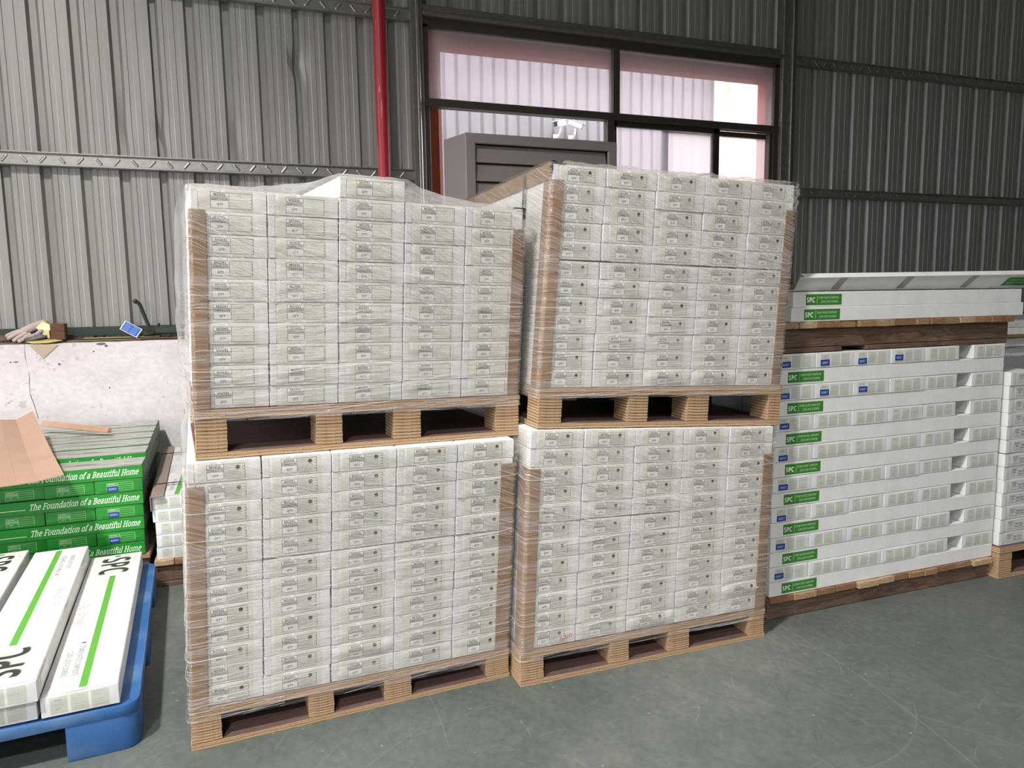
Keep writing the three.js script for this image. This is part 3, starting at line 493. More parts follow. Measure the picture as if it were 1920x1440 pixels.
for (const k in S) {
  const s = S[k], mats = k === 'UL' ? M.endA : M.endB;
  for (let r = 0; r < s.rows; r++) for (let c = 0; c < 5; c++) {
    const f = s.frame(c + 0.5, r + 0.5), w = s.pos(c + 1, r + 0.5).distanceTo(s.pos(c, r + 0.5)) - 0.0028, h = s.pos(c + 0.5, r + 1).distanceTo(s.pos(c + 0.5, r)) - 0.0008;
    const crushed = (k === 'UR' && r === 11 && c >= 2 && c <= 3) || (k === 'LR' && ((r === 11 && c === 2) || (r === 10 && c === 4))) || (k === 'LL' && r === 10 && c === 2);
    const gap = (k === 'LL' && r === 5 && c > 0) || (k === 'UR' && r === 5) || (k === 'LR' && r === 5 && c < 3);
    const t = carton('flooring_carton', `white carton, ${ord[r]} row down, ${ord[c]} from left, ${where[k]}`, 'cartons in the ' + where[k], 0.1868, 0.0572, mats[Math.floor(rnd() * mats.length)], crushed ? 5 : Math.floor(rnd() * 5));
    t.scale.set(w / 0.1868, (h - (gap ? 0.0042 : 0)) / 0.0572, 1);
    t.position.copy(s.pos(c + 0.5, r + 1)).addScaledVector(f.z, rr(-0.0035, 0.0015)).addScaledVector(f.x, rr(-0.0012, 0.0012)).addScaledVector(f.y, 0.0004);
    t.quaternion.copy(f.q);
    if (k === 'LR' && r === 11 && c === 0) { const ink = mesh('red_writing', merge([tube([V(0.035, 0.012, 0.004), V(0.042, 0.024, 0.004), V(0.047, 0.012, 0.004)], 0.0011, 10, 5), tube([V(0.05, 0.014, 0.004), V(0.056, 0.028, 0.004), V(0.06, 0.016, 0.004), V(0.066, 0.03, 0.004)], 0.0011, 14, 5), tube([V(0.07, 0.018, 0.004), V(0.075, 0.032, 0.004), V(0.08, 0.02, 0.004)], 0.0011, 10, 5)]), M.redInk, t); ink.userData.label = 'red handwriting'; }
  }
}
{ // the single carton on top of the stack under the pipe
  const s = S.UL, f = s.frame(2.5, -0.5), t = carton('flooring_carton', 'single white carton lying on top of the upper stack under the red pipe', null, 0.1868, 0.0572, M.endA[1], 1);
  t.position.copy(s.pos(2.5, 0)).addScaledVector(f.y, 0.001); t.quaternion.copy(f.q);
}
// ---------------------------------------------------------------- plywood pallets
function layers(x0, x1, y0, y1, z0, z1, n) { // a block glued up from thin boards, each a little proud or short of the next
  const g = []; for (let i = 0; i < n; i++) { const a = y0 + (y1 - y0) * i / n, b = y0 + (y1 - y0) * (i + 1) / n; g.push(bx(x0 + rr(-0.0009, 0.0009), x1 + rr(-0.0009, 0.0009), a, b - 0.0003, z0 + rr(-0.0009, 0.0009), z1 + rr(-0.0009, 0.0009), 0.0004)); } return merge(g);
}
function edgeBand(x0, x1, y0, y1, z0, z1) { return bx(x0, x1, y0, y1, z0, z1, 0.001); }
function plyPallet(label, W, H, Dp, group) {
  const t = thing('plywood_pallet', label, 'pallet', [0, 0, 0], 0, group);
  const tb = 0.026, bb = 0.017;
  const two = (y0, y1, n, name) => { const m = mesh(name, layers(0, W, y0, y1, -Dp, 0, n), M.plyEdge, t); mesh('board_face', merge([bx(0.001, W - 0.001, y1 - 0.0006, y1 + 0.0004, -Dp + 0.001, -0.002, 0.0001), bx(0.001, W - 0.001, y0 - 0.0004, y0 + 0.0006, -Dp + 0.001, -0.002, 0.0001)]), M.plyFace, m); };
  two(H - tb, H, 2, 'top_board'); two(0, bb, 1, 'bottom_board');
  const xs = [[0, 0.083], [0.318, 0.396], [0.546, 0.634], [0.882, W]], n = 9;
  for (const [a, b] of xs) for (const z of [0, -Dp / 2 + 0.05, -Dp + 0.1]) mesh('block', layers(a + 0.002, b - 0.002, bb + 0.0008, H - tb - 0.0008, z - 0.1, z - 0.003, n), M.plyEdge, t);
  return t;
}
function place(t, p, x, y0) { const z = x.clone().cross(y0).normalize(), y = z.clone().cross(x).normalize(); t.position.copy(p); t.quaternion.setFromRotationMatrix(new THREE.Matrix4().makeBasis(x, y, z)); }
const UP = V(0, 1, 0);
// a pallet whose top leans with the load on it: from p0 to p1 along its foot, hL and hR high at its two ends
function leaningPallet(label, p0, p1, hL, hR) {
  const x = p1.clone().sub(p0), W = x.length(), t = plyPallet(label, W, hL, 1.2, 'plywood pallets'), k = hR / hL - 1;
  t.traverse((o) => { if (o.isMesh) { const p = o.geometry.attributes.position; for (let i = 0; i < p.count; i++) p.setY(i, p.getY(i) * (1 + k * p.getX(i) / W)); o.geometry.computeVertexNormals(); } });
  place(t, p0, x.normalize(), UP);
}
function underStack(k, label) {
  const s = S[k], a = s.pos(-0.04, s.rows).addScaledVector(s.ez, 0.004), b = s.pos(5.04, s.rows).addScaledVector(s.ez, 0.004);
  leaningPallet(label, V(a.x, 0, a.z), V(b.x, 0, b.z), a.y - 0.0012, b.y - 0.0012);
}
function between(k, low, label) {
  const s = S[k], l = S[low], a = s.pos(-0.04, s.rows).addScaledVector(s.ez, 0.005), b = s.pos(5.04, s.rows).addScaledVector(s.ez, 0.005), la = l.pos(0, 0), lb = l.pos(5, 0), yl = (p) => lerp(la.y, lb.y, (p.x - la.x) / (lb.x - la.x)) + 0.002;
  leaningPallet(label, V(a.x, yl(a), a.z), V(b.x, yl(b), b.z), a.y - yl(a) - 0.0012, b.y - yl(b) - 0.0012);
}
underStack('LL', 'plywood pallet on the floor under the wrapped stack nearest the blue pallet');
underStack('LR', 'plywood pallet on the floor under the wrapped stack beside the green-labelled cartons');
between('UL', 'LL', 'plywood pallet raised between the two wrapped stacks under the red pipe');
between('UR', 'LR', 'plywood pallet raised between the two wrapped stacks before the window');
// ---------------------------------------------------------------- cardboard corner posts
function cornerPost(k, right, r0, label, legF = 0.0425, legS = 0.05) {
  const s = S[k], r1 = s.rows - 0.02, th = 0.004, n = 24, sg = right ? -1 : 1;
  // L profile round the corner: [along the front, out of the front, back along the side]
  const outer = [[legF, th, 0]]; for (let i = 0; i <= 6; i++) { const a = Math.PI / 2 + i / 6 * Math.PI / 2; outer.push([0.006 + Math.cos(a) * 0.010, -0.006 + Math.sin(a) * 0.010, 0]); } outer.push([-th, -legS, 0]);
  const inner = [[0, -legS, 0], [0, 0, 0], [legF, 0, 0]], prof = [...outer, ...inner], pos = [], idx = [], uv = [], m = prof.length;
  for (let j = 0; j <= n; j++) for (let i = 0; i < m; i++) {
    const r = lerp(r0, r1, j / n), f = s.frame(2.5, r), [px, pz] = prof[i];
    const p = s.pos(right ? 5 : 0, r).addScaledVector(f.x, sg * px + (right ? 0.001 : -0.001)).addScaledVector(s.ez, pz + 0.003 + (j === 0 ? 0.001 : 0)); pos.push(p.x, p.y, p.z); uv.push(i * 0.01, p.y);
  }
  for (let j = 0; j < n; j++) for (let i = 0; i < m; i++) { const a = j * m + i, b = j * m + (i + 1) % m, c = a + m, d = b + m; if (right) idx.push(a, c, b, b, c, d); else idx.push(a, b, c, b, d, c); }
  const cap = THREE.ShapeUtils.triangulateShape(prof.map(([x, z]) => new THREE.Vector2(x, z)), []); for (const [a, b, c] of cap) idx.push(a, b, c, n * m + a, n * m + c, n * m + b);
  const g = new THREE.BufferGeometry(); g.setAttribute('position', new THREE.Float32BufferAttribute(pos, 3)); g.setAttribute('uv', new THREE.Float32BufferAttribute(uv, 2)); g.setIndex(idx);
  const o = s.pos(right ? 5 : 0, s.rows); g.translate(-o.x, -o.y, -o.z);
  const mm = mesh('corner_post', toCreasedNormals(g, 0.6), M.kraft); mm.position.copy(o); tag(mm, label, 'corner post', 'cardboard corner posts');
}
cornerPost('LL', false, 1.12, 'brown cardboard corner post on the floor stack, facing the blue pallet');
cornerPost('LL', true, 1.3, 'brown cardboard corner post on the floor stack nearest the blue pallet, inner corner', 0.045);
cornerPost('UL', false, 0.95, 'brown cardboard corner post of the stack under the pipe, outer corner', 0.037);
cornerPost('UL', true, 1.0, 'brown cardboard corner post of the stack under the pipe, corner beside the window stack', 0.036);
cornerPost('LR', false, 2.05, 'brown cardboard corner post of the floor stack, in the gap between floor stacks', 0.038, 0.06);
cornerPost('LR', true, 1.75, 'brown cardboard corner post of the floor stack, beside the green labels', 0.04);
cornerPost('UR', false, 0.85, 'creased brown cardboard corner post of the window stack, beside the stack under the pipe', 0.037, 0.06);
cornerPost('UR', true, 1.5, 'brown cardboard corner post of the window stack, above the green labels', 0.036);
{ // long edge board along the top of the stack before the window, and straps
  const s = S.UR, f = s.frame(0, 0), o = s.pos(0, 0), q = s.frame(2.5, 0).q;
  const m = mesh('edge_board', merge([bx(-0.005, 0.045, 0.001, 0.005, -1.19, -0.004, 0.001), bx(-0.005, -0.001, -0.045, 0.001, -1.19, -0.004, 0.001)]), M.kraft); m.position.copy(o); m.quaternion.copy(q); tag(m, 'brown cardboard edge board along the top edge of the window stack', 'edge board');
  for (const [d, label] of [[0.22, 'grey plastic strap down the side of the window stack, nearer the corner post'], [0.8, 'grey plastic strap down the side of the window stack, farther back']]) {
    const pts = []; for (let j = 0; j <= 12; j++) { const r = j; const p = s.at(0, r, 0, d, -0.0095); pts.push(p); }
    const g = merge(pts.slice(0, -1).map((p, i) => { const n = pts[i + 1], l = p.distanceTo(n), dir = n.clone().sub(p).normalize(); const b = cbox(0.0012, l + 0.001, 0.018, 0.0003); b.applyQuaternion(new THREE.Quaternion().setFromUnitVectors(V(0, -1, 0), dir)); b.translate(...p.clone().add(n).multiplyScalar(0.5).toArray()); return b; }));
    const t = mesh('strap', g, M.strap); tag(t, label, 'strap');
  }
  for (const [k, c, r, label] of [['UR', 0.0, 0, 'small black edge guard on the top corner of the window stack'], ['UL', 5, 0, 'small black edge guard on the top corner of the stack under the pipe']]) {
    const st = S[k], sg = c ? -1 : 1, g = merge([bx(-0.004, 0.03, 0.006, 0.0085, -0.012, 0.004, 0.0005), bx(-0.0068, -0.004, -0.026, 0.0085, -0.012, 0.004, 0.0005)]); if (c) { g.applyMatrix4(new THREE.Matrix4().makeScale(-1, 1, 1)); const a = g.attributes.position.array; for (let i = 0; i < a.length; i += 9) for (let kk = 0; kk < 3; kk++) { const u = a[i + 3 + kk]; a[i + 3 + kk] = a[i + 6 + kk]; a[i + 6 + kk] = u; } g.computeVertexNormals(); }
    const m2 = mesh('edge_guard', g, M.black); m2.position.copy(st.at(c, r, 0)); m2.quaternion.copy(st.frame(2.5, 0).q); tag(m2, label, 'edge guard');
  }
}
// ---------------------------------------------------------------- stretch film
const N3 = new ImprovedNoise();
function wrapFilm(k, label, { top = null, sagL = 0.015, sagR = 0.004, crumple = 1, capTop = false, r1 = 0.55, flip = 0 }) {
  const s = S[k], ez = s.ez, front = 190, sideN = 34, R = 0.012, OFF = 0.0105, rEnd = s.rows + r1, nT = 150;
  const path = [];                                                          // [column, side offset, out, deep, kind, u]
  for (let i = 0; i <= sideN; i++) path.push({ c: 0, side: -OFF, out: 0, deep: BOX_L * (1 - i / sideN) + 0.0001, n: [-1, 0], u: -BOX_L * (1 - i / sideN), k: 0 });
  for (let i = 1; i < 6; i++) { const a = Math.PI - i / 6 * Math.PI / 2; path.push({ c: 0, side: R * 0.2 + Math.cos(a) * R, out: -R * 0.2 + Math.sin(a) * R, deep: 0, n: [Math.cos(a), Math.sin(a)], u: 0, k: 1 }); }
  for (let i = 0; i <= front; i++) path.push({ c: 5 * i / front, side: 0, out: OFF, deep: 0, n: [0, 1], u: i / front * s.W, k: 1 });
  for (let i = 1; i < 6; i++) { const a = Math.PI / 2 - i / 6 * Math.PI / 2; path.push({ c: 5, side: -R * 0.2 + Math.cos(a) * R, out: -R * 0.2 + Math.sin(a) * R, deep: 0, n: [Math.cos(a), Math.sin(a)], u: s.W, k: 1 }); }
  for (let i = 0; i <= sideN; i++) path.push({ c: 5, side: OFF, out: 0, deep: BOX_L * i / sideN, n: [1, 0], u: s.W + BOX_L * i / sideN, k: 2 });
  const pos = [], uv = [], m = path.length;
  const point = (q, t) => {
    const rTop = top ? top(q.c) : 0, r = lerp(rTop, rEnd, t), f = s.frame(2.5, Math.max(0, r)); const p = s.pos(q.c, Math.max(r, 0)); if (r < 0) p.addScaledVector(f.y, -r * 0.058);
    const y = t * (s.H + 0.03), u = q.u, dg = t < 0.34 ? u * 0.9 - y * 2 : u * 0.25 + y * 2.2;
    let wob = N3.noise(u * 3.1 + flip, dg * 16, flip) * 0.0022 + N3.noise(u * 9 + 4 + flip, dg * 44, 3) * 0.0011;
    const cr = crumple * (Math.exp(-(((q.c - 5) * 0.19 / 0.07) ** 2 + (y / 0.09) ** 2)) + 0.45 * Math.exp(-((q.c * 0.19 / 0.06) ** 2 + (y / 0.07) ** 2)));
    wob += cr * (N3.noise(u * 60 + flip, y * 60, 7) * 0.009 + 0.003);
    let out = q.out, side = q.side;
    if (q.k !== 1) { const d = q.deep, b = Math.sin(Math.PI * Math.min(1, d / BOX_L)); wob = wob * 0.5 + (q.k === 0 ? sagL : sagR) * b * (0.6 + 0.4 * Math.sin(t * 3.1)) * (0.7 + 0.6 * N3.noise(d * 3, t * 5, 2 + flip)); }
    if (t > 0.965) { out += q.n[1] * 0.008 * (t - 0.965) / 0.035; side += q.n[0] * 0.006 * (t - 0.965) / 0.035; }
    return p.addScaledVector(f.x, side + q.n[0] * wob).addScaledVector(ez, out - q.deep + q.n[1] * Math.max(wob, -0.0035));
  };
  for (let j = 0; j <= nT; j++) for (const q of path) { const p = point(q, j / nT); pos.push(p.x, p.y, p.z); uv.push(q.u / 1.02 + 0.02 + flip * 0.37, 1 - j / nT * (s.H + 0.03) / 0.78); }
  const grid = (i0, i1) => { const id = []; for (let j = 0; j < nT; j++) for (let i = i0; i < i1; i++) { const a = j * m + i, b = a + 1, c = a + m, d = c + 1; id.push(a, c, b, b, c, d); } return id; };
  const geo = (id) => { const g = new THREE.BufferGeometry(); g.setAttribute('position', new THREE.Float32BufferAttribute(pos, 3)); g.setAttribute('uv', new THREE.Float32BufferAttribute(uv, 2)); g.setIndex(id); g.computeVertexNormals(); return g; };
  const t = thing('stretch_film', label, 'film');
  const a = sideN, b = sideN + 5 + front + 6;
  mesh('film_front', geo(grid(a, b)), M.film, t); mesh('film_side', geo(grid(0, a)), M.filmSide, t); mesh('film_side', geo(grid(b, m - 1)), M.filmSide, t);
  if (capTop) {
    const tp = [], tu = [], ti = [], nx = 70, nz = 30, f = s.frame(2.5, 0);
    for (let j = 0; j <= nz; j++) for (let i = 0; i <= nx; i++) { const c = -0.05 + 5.1 * i / nx, r = top ? top(c) : 0; const d = BOX_L * j / nz; const p = s.pos(c, 0).addScaledVector(f.y, -r * 0.058 + 0.006 + N3.noise(c * 6, d * 9, flip) * 0.003 - 0.004 * Math.exp(-d / 0.03)).addScaledVector(ez, OFF - 0.002 - d); tp.push(p.x, p.y, p.z); tu.push(c * 0.19, d); }
    for (let j = 0; j < nz; j++) for (let i = 0; i < nx; i++) { const q = j * (nx + 1) + i; ti.push(q, q + 1, q + nx + 1, q + 1, q + nx + 2, q + nx + 1); }
    const g = new THREE.BufferGeometry(); g.setAttribute('position', new THREE.Float32BufferAttribute(tp, 3)); g.setAttribute('uv', new THREE.Float32BufferAttribute(tu, 2)); g.setIndex(ti); g.computeVertexNormals(); mesh('film_top', g, M.filmSide, t);
  }
  // ropes of gathered film crossing the face
  for (let i = 0; i < 22; i++) {
    const c0 = rr(-0.02, 3.6), len = rr(0.5, 2.4), r0 = i < 8 ? rr(0.8, s.rows * 0.4) : rr(s.rows * 0.45, s.rows - 0.4), sl = i < 8 ? rr(0.35, 0.8) : rr(-0.35, 0.12), pts = [], c1 = Math.min(5.02, c0 + len);
    for (let q = 0; q <= 10; q++) { const c = lerp(c0, c1, q / 10); pts.push(s.at(c, Math.min(s.rows + 0.1, Math.max(0.3, r0 + sl * (c - c0) + 0.03 * Math.sin(q * 1.7 + i))), 0.0125)); }
    mesh('film_fold', tube(pts, rr(0.0003, 0.0008), 30, 5), M.fold, t);
  }
  for (let i = 0; i < 9; i++) {                                             // short taut ropes round the two corners
    const right = i % 3 === 2, r = rr(1.5, s.rows - 0.3), pts = right ? [s.at(4.55, r + 0.1, 0.0125), s.at(4.85, r, 0.0128), s.at(5, r - 0.02, 0.010, 0, 0.008), s.at(5, r - 0.1, 0, 0.15, 0.0125)] : [s.at(0, r - 0.35, 0, 0.4, -0.0125), s.at(0, r - 0.1, 0, 0.1, -0.0125), s.at(0, r - 0.02, 0.010, 0, -0.008), s.at(0.12, r, 0.0128), s.at(0.55, r - 0.03, 0.0125)];
    mesh('film_fold', tube(pts, rr(0.0003, 0.0007), 24, 5), M.fold, t);
  }
}
const tent = (c) => { const k = [[-0.2, -0.02], [0.1, -0.12], [0.8, -0.14], [1.6, -0.55], [2.0, -1.08], [3.0, -1.08], [3.22, -0.72], [3.6, -0.42], [4.1, -0.2], [4.8, -0.1], [5.2, -0.02]]; for (let i = 1; i < k.length; i++) if (c <= k[i][0]) return lerp(k[i - 1][1], k[i][1], (c - k[i - 1][0]) / (k[i][0] - k[i - 1][0])); return -0.02; };
const ragged = (a) => (c) => -0.06 - a * Math.abs(N3.noise(c * 5, 3, 1)) - a * 0.6 * Math.abs(N3.noise(c * 19, 5, 2));
wrapFilm('UL', 'clear stretch film tented over the single top carton under the red pipe', { top: tent, sagL: 0.03, sagR: 0.004, crumple: 0.8, capTop: true, flip: 0 });
wrapFilm('UR', 'clear stretch film with a ragged top edge round the window stack', { top: ragged(0.24), sagL: 0.003, sagR: 0.006, crumple: 1.3, capTop: true, flip: 1 });
wrapFilm('LL', 'clear stretch film round the floor stack nearest the blue pallet', { sagL: 0.018, sagR: 0.003, crumple: 1.1, flip: 2 });
wrapFilm('LR', 'clear stretch film round the floor stack beside the green labels', { sagL: 0.003, sagR: 0.006, crumple: 1.1, flip: 3 });

// ---------------------------------------------------------------- stack of cartons with green labels
const SX0 = 1.81, SX1 = 2.995, SZ = -2.15, SY0 = 0.095, SP = 0.0581;
const spcLabelGeo = cbox(0.168, 0.04, 0.0004, 0.0001); { const uv = spcLabelGeo.attributes.uv; for (let i = 0; i < uv.count; i++) uv.setXY(i, uv.getX(i) / 0.168, uv.getY(i) / 0.04); }
const stickGeo = cbox(0.042, 0.0215, 0.0006, 0.0001); { const uv = stickGeo.attributes.uv; for (let i = 0; i < uv.count; i++) uv.setXY(i, uv.getX(i) / 0.042, uv.getY(i) / 0.0215); }
function sideCarton(name, label, group, x0, y, z, len, { green = true, h = 0.0568, turn = 0 } = {}) {
  const t = thing(name, label, 'carton', [x0, y, z], turn, group);
  const b = cbox(len, h, 0.187, 0.0018); b.translate(len / 2, h / 2, -0.0935); mesh('carton_body', b, M.carton, t);
  mesh('side_seam', bx(len * 0.62, len * 0.62 + 0.0012, 0.002, h - 0.002, -0.002, 0.0003, 0.0002), M.carton, t);
  if (green) { const m = mesh('green_label', spcLabelGeo, M.spc, t); m.position.set(0.057 + 0.084, h / 2 - 0.001, 0.0003); m.userData.label = 'green label with white lettering'; }
  return t;
}
for (let k = 0; k < 16; k++) {
  const y = SY0 + k * SP, level = Math.floor(k / 2);
  if (k % 2 === 0) {
    sideCarton('labelled_carton', `long white carton with green label, ${ord[7 - level]} such layer from top`, 'lengthwise cartons with green labels', SX0 + rr(-0.002, 0.002), y, SZ + rr(-0.002, 0.002), SX1 - SX0);
    for (let j = 1; j < 6; j++) { if (k < 14 && j > 1 && j < 5) continue; sideCarton('labelled_carton', `plain long carton, ${ord[j]} behind the green-labelled one, ${ord[7 - level]} layer from top`, 'lengthwise cartons behind', SX0, y, SZ - j * 0.199, SX1 - SX0, { green: false }); }
  } else for (let c = 0; c < 6; c++) {
    const x = c < 5 ? SX0 + 0.0925 + c * 0.1838 : SX1 - 0.0925, stick = c === 0 || (k === 15 && c < 4) || (k === 13 && c < 3);
    const t = carton('taped_carton', `taped carton end, ${ord[7 - level]} such row down, ${c < 5 ? ord[c] + ' from wrapped stack' : 'alone beyond the gap'}${stick ? ', blue sticker' : ''}`, 'taped carton ends between green-labelled cartons', 0.1812, 0.0566, M.endC[Math.floor(rnd() * 3)], Math.floor(rnd() * 5), { tape: false });
    t.position.set(x + rr(-0.001, 0.001), y, SZ + rr(-0.001, 0.003));
    if (stick) { const s = mesh('blue_sticker', stickGeo, M.hd827, t); s.position.set(-0.0906 + 0.04 + rr(-0.004, 0.006), 0.02 + rr(-0.004, 0.003), 0.0032); s.rotation.z = rr(-0.03, 0.03); }
  }
}
// timber pallets: board ends over a long dark bearer
function timberPallet(label, x0, x1, yb, yt, z, { depth = 1.2, boards = 12, foot = 0 } = {}) {
  const t = thing('timber_pallet', label, 'pallet', [x0, yb, z]); const W = x1 - x0, H = yt - yb, th = Math.min(0.024, H * 0.28); let x = 0, i = 0;
  while (x < W - 0.02) { const w = Math.min(rr(0.07, 0.115), W - x); mesh('deck_board', bx(x, x + w - rr(0.0008, 0.006), H - th - rr(0, 0.002), H - rr(0, 0.0006), -depth + rr(-0.01, 0.01), rr(-0.008, 0.008), 0.002), M.pine[Math.floor(rnd() * 5)], t); x += w; i++; }
  for (const d of [0.02, depth / 2, depth - 0.06]) mesh('bearer', bx(-0.002, W - 0.01, foot, H - th - 0.003, -d - 0.045, -d, 0.004), M.walnut, t);
  if (foot) for (const [a, b] of [[0, W * 0.26], [W * 0.36, W * 0.98]]) mesh('foot_board', bx(a, b, 0.001, foot, -depth + 0.02, -0.012, 0.002), M.walnut, t);
  return t;
}
timberPallet('timber pallet on the floor under the green-labelled cartons, dark bearer', SX0 + 0.003, SX1, 0, SY0 - 0.001, SZ + 0.012);
timberPallet('timber pallet lying on top of the green-labelled cartons, dark bearer', 1.80, 3.035, SY0 + 16 * SP + 0.001, 1.1395, SZ + 0.008, { foot: 0.017 });
sideCarton('labelled_carton', 'long white carton with green label lying directly on the raised timber pallet', 'lengthwise cartons on the raised pallet', 1.872, 1.1405, SZ + 0.004, 1.212, { h: 0.0535 });
sideCarton('labelled_carton', 'long white carton with green label under the opened carton lid', 'lengthwise cartons on the raised pallet', 1.88, 1.1945, SZ + 0.002, 1.192, { h: 0.0555 });
{ // opened carton lid, upside down, its front flap leaning outwards
  const t = thing('carton_lid', 'opened white carton lid turned upside down on the topmost green-labelled carton', 'carton lid', [1.87, 1.251, SZ]);
  const quadSlab = (a, b, c, d, th, mat, name) => { // a b c d anticlockwise seen from outside
    const n = b.clone().sub(a).cross(d.clone().sub(a)).normalize().multiplyScalar(-th), q = [a, b, c, d], o = q.map((p) => p.clone().add(n)), pos = [], uv = [], L = a.distanceTo(b), Hh = a.distanceTo(d);
    const f = (p, r, s, u) => { pos.push(...p.toArray(), ...r.toArray(), ...s.toArray(), ...p.toArray(), ...s.toArray(), ...u.toArray()); uv.push(0, 0, L, 0, L, Hh, 0, 0, L, Hh, 0, Hh); };
    f(a, b, c, d); f(o[1], o[0], o[3], o[2]); for (let i = 0; i < 4; i++) f(q[(i + 1) % 4], q[i], o[i], o[(i + 1) % 4]);
    const g = new THREE.BufferGeometry(); g.setAttribute('position', new THREE.Float32BufferAttribute(pos, 3)); g.setAttribute('uv', new THREE.Float32BufferAttribute(uv, 2)); g.computeVertexNormals(); return mesh(name, g, mat, t);
  };
  const A = V(0.057, 0.0035, -0.05), B = V(1.33, 0.0045, -0.05), Cc = V(1.335, 0.061, 0.008), D = V(0.031, 0.05, 0.008);
  quadSlab(A, B, Cc, D, 0.003, M.carton, 'front_flap');
  quadSlab(V(0.062, 0.0505, 0.007), V(1.33, 0.0605, 0.007), V(1.33, 0.077, -0.016), V(0.056, 0.0665, -0.016), 0.003, M.carton, 'rim');
  quadSlab(V(0.0, 0.003, -0.19), V(1.24, 0.003, -0.19), B, A, 0.003, M.carton, 'base');
  quadSlab(V(1.24, 0.003, -0.19), V(0.0, 0.003, -0.19), V(0.0, 0.03, -0.195), V(1.24, 0.03, -0.195), 0.003, M.kraft, 'rear_flap'); quadSlab(V(0.14, 0.004, -0.185), V(-0.02, 0.004, -0.185), V(-0.03, 0.092, -0.19), V(0.03, 0.09, -0.19), 0.003, M.kraft, 'torn_flap');
  const on = (u0, u1, v0, v1, sk) => { const p = (u, v) => A.clone().lerp(B, u).lerp(D.clone().lerp(Cc, u), v), n = V(0, -0.78, 0.63).multiplyScalar(0.0009); return [p(u0, v0), p(u1, v0), p(u1 + sk, v1), p(u0 + sk, v1)].map((q) => q.add(n)); };
  for (const u of [0.135, 0.39, 0.66]) { const q = on(u, u + 0.028, 0.1, 0.98, 0.012); quadSlab(...q, 0.0004, M.brownTape, 'brown_tape'); }
  const q = on(0.84, 0.99, 0.2, 0.78, 0.005), lab = quadSlab(...q, 0.0004, M.spc, 'green_label');
  const uv = lab.geometry.attributes.uv; for (let i = 0; i < 6; i++) uv.setXY(i, [1, 0, 0, 1, 0, 1][i], [1, 1, 0, 1, 0, 0][i]); for (let i = 6; i < uv.count; i++) uv.setXY(i, 0.01, 0.9);
}
// stack at the far end, cut by the frame
for (let k = 0; k < 13; k++) { const t = carton('printed_carton', `white carton with black ruled label at the far end, ${ord[12 - k]} from top`, 'cartons with black ruled labels at the far end', 0.187, 0.0575, M.cell, k % 5); t.position.set(3.012 + 0.0935 + rr(-0.003, 0.003), 0.142 + k * 0.0584, -2.13 + rr(-0.003, 0.003)); t.scale.y = k === 6 ? 0.95 : 1; }
{ const t = plyPallet('plywood pallet at the far end under the cartons with black ruled labels', 0.97, 0.139, 1.2, 'plywood pallets'); t.position.set(2.998, 0.001, -2.115); }
for (const [y, h, m, lab, z] of [[0.905, 0.05, 'cartonDirty', 'grey-white carton at the far end just below the raised pallet level', -2.62], [0.958, 0.045, 'cartonDirty', 'plain white carton at the far end level with the topmost taped ends', -2.6], [1.006, 0.012, 'kraft', 'thin brown board on the cartons at the far end', -2.58], [1.02, 0.034, 'carton', 'white carton on the thin brown board at the far end', -2.59], [1.056, 0.028, 'cartonDirty', 'grey carton beside the end of the raised timber pallet', -2.6]]) {
  const m2 = mesh(h < 0.02 ? 'loose_board' : 'plain_carton', merge([bx(0, 1.1, 0, h, -0.19, 0, 0.002), bx(0.4, 0.402, 0.001, h + 0.0005, -0.19, 0.0005, 0.0002)]), M[m]); m2.position.set(3.06, y, z); tag(m2, lab, h < 0.02 ? 'board' : 'carton'); }

// ---------------------------------------------------------------- green cartons by the wall
const GX = -0.472, GZ = -3.5, GY = 0.136, GP = 0.0575;
const greenSideGeo = new THREE.PlaneGeometry(1.19, 0.0545), greenTopGeo = cbox(1.184, 0.0008, 0.181, 0.0003);
function greenLong(label, xr, y, z, turn, top, group) {
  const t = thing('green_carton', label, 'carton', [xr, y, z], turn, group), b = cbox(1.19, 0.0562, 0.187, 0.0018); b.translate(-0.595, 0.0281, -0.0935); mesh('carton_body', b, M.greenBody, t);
  const s = mesh('printed_side', greenSideGeo, M.greenSide, t); s.position.set(-0.595, 0.0281, 0.0006);
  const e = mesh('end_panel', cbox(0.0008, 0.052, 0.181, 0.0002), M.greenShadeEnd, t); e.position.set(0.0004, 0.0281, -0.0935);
  if (top) { const p = mesh('printed_top', greenTopGeo, M.greenTop, t); p.position.set(-0.595, 0.0566, -0.0935); }
  return t;
}
for (let k = 0; k < 7; k++) {
  const y = GY + k * GP, dx = -0.002 * (6 - k);
  if (k % 2 === 0) {
    greenLong(`green carton with white slogan, ${ord[3 - k / 2]} slogan row from top`, GX + dx, y, GZ + rr(-0.003, 0.003), 0.012, k === 6, 'green cartons with a slogan along the side');
    if (k < 6) greenLong(`green carton end in the dark gap behind slogan row ${ord[3 - k / 2]} from top`, GX + dx - 0.011, y, GZ - 0.2, 0.04, false, 'green cartons behind the slogan rows');
  } else for (let c = 0; c < 4; c++) {
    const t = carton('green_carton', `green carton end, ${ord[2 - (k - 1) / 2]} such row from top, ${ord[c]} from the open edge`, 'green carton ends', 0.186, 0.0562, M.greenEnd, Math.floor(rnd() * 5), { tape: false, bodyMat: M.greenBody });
    t.position.set(GX + dx - 0.094 - c * 0.1885 + rr(-0.002, 0.002), y, GZ + rr(-0.002, 0.003)); t.rotation.y = 0.045;
    if (c === 0) { const s = mesh('blue_sticker', stickGeo, M.hd825, t); s.position.set(-0.0245, 0.019, 0.0034); s.scale.set(1, 1.05, 1); }
  }
}
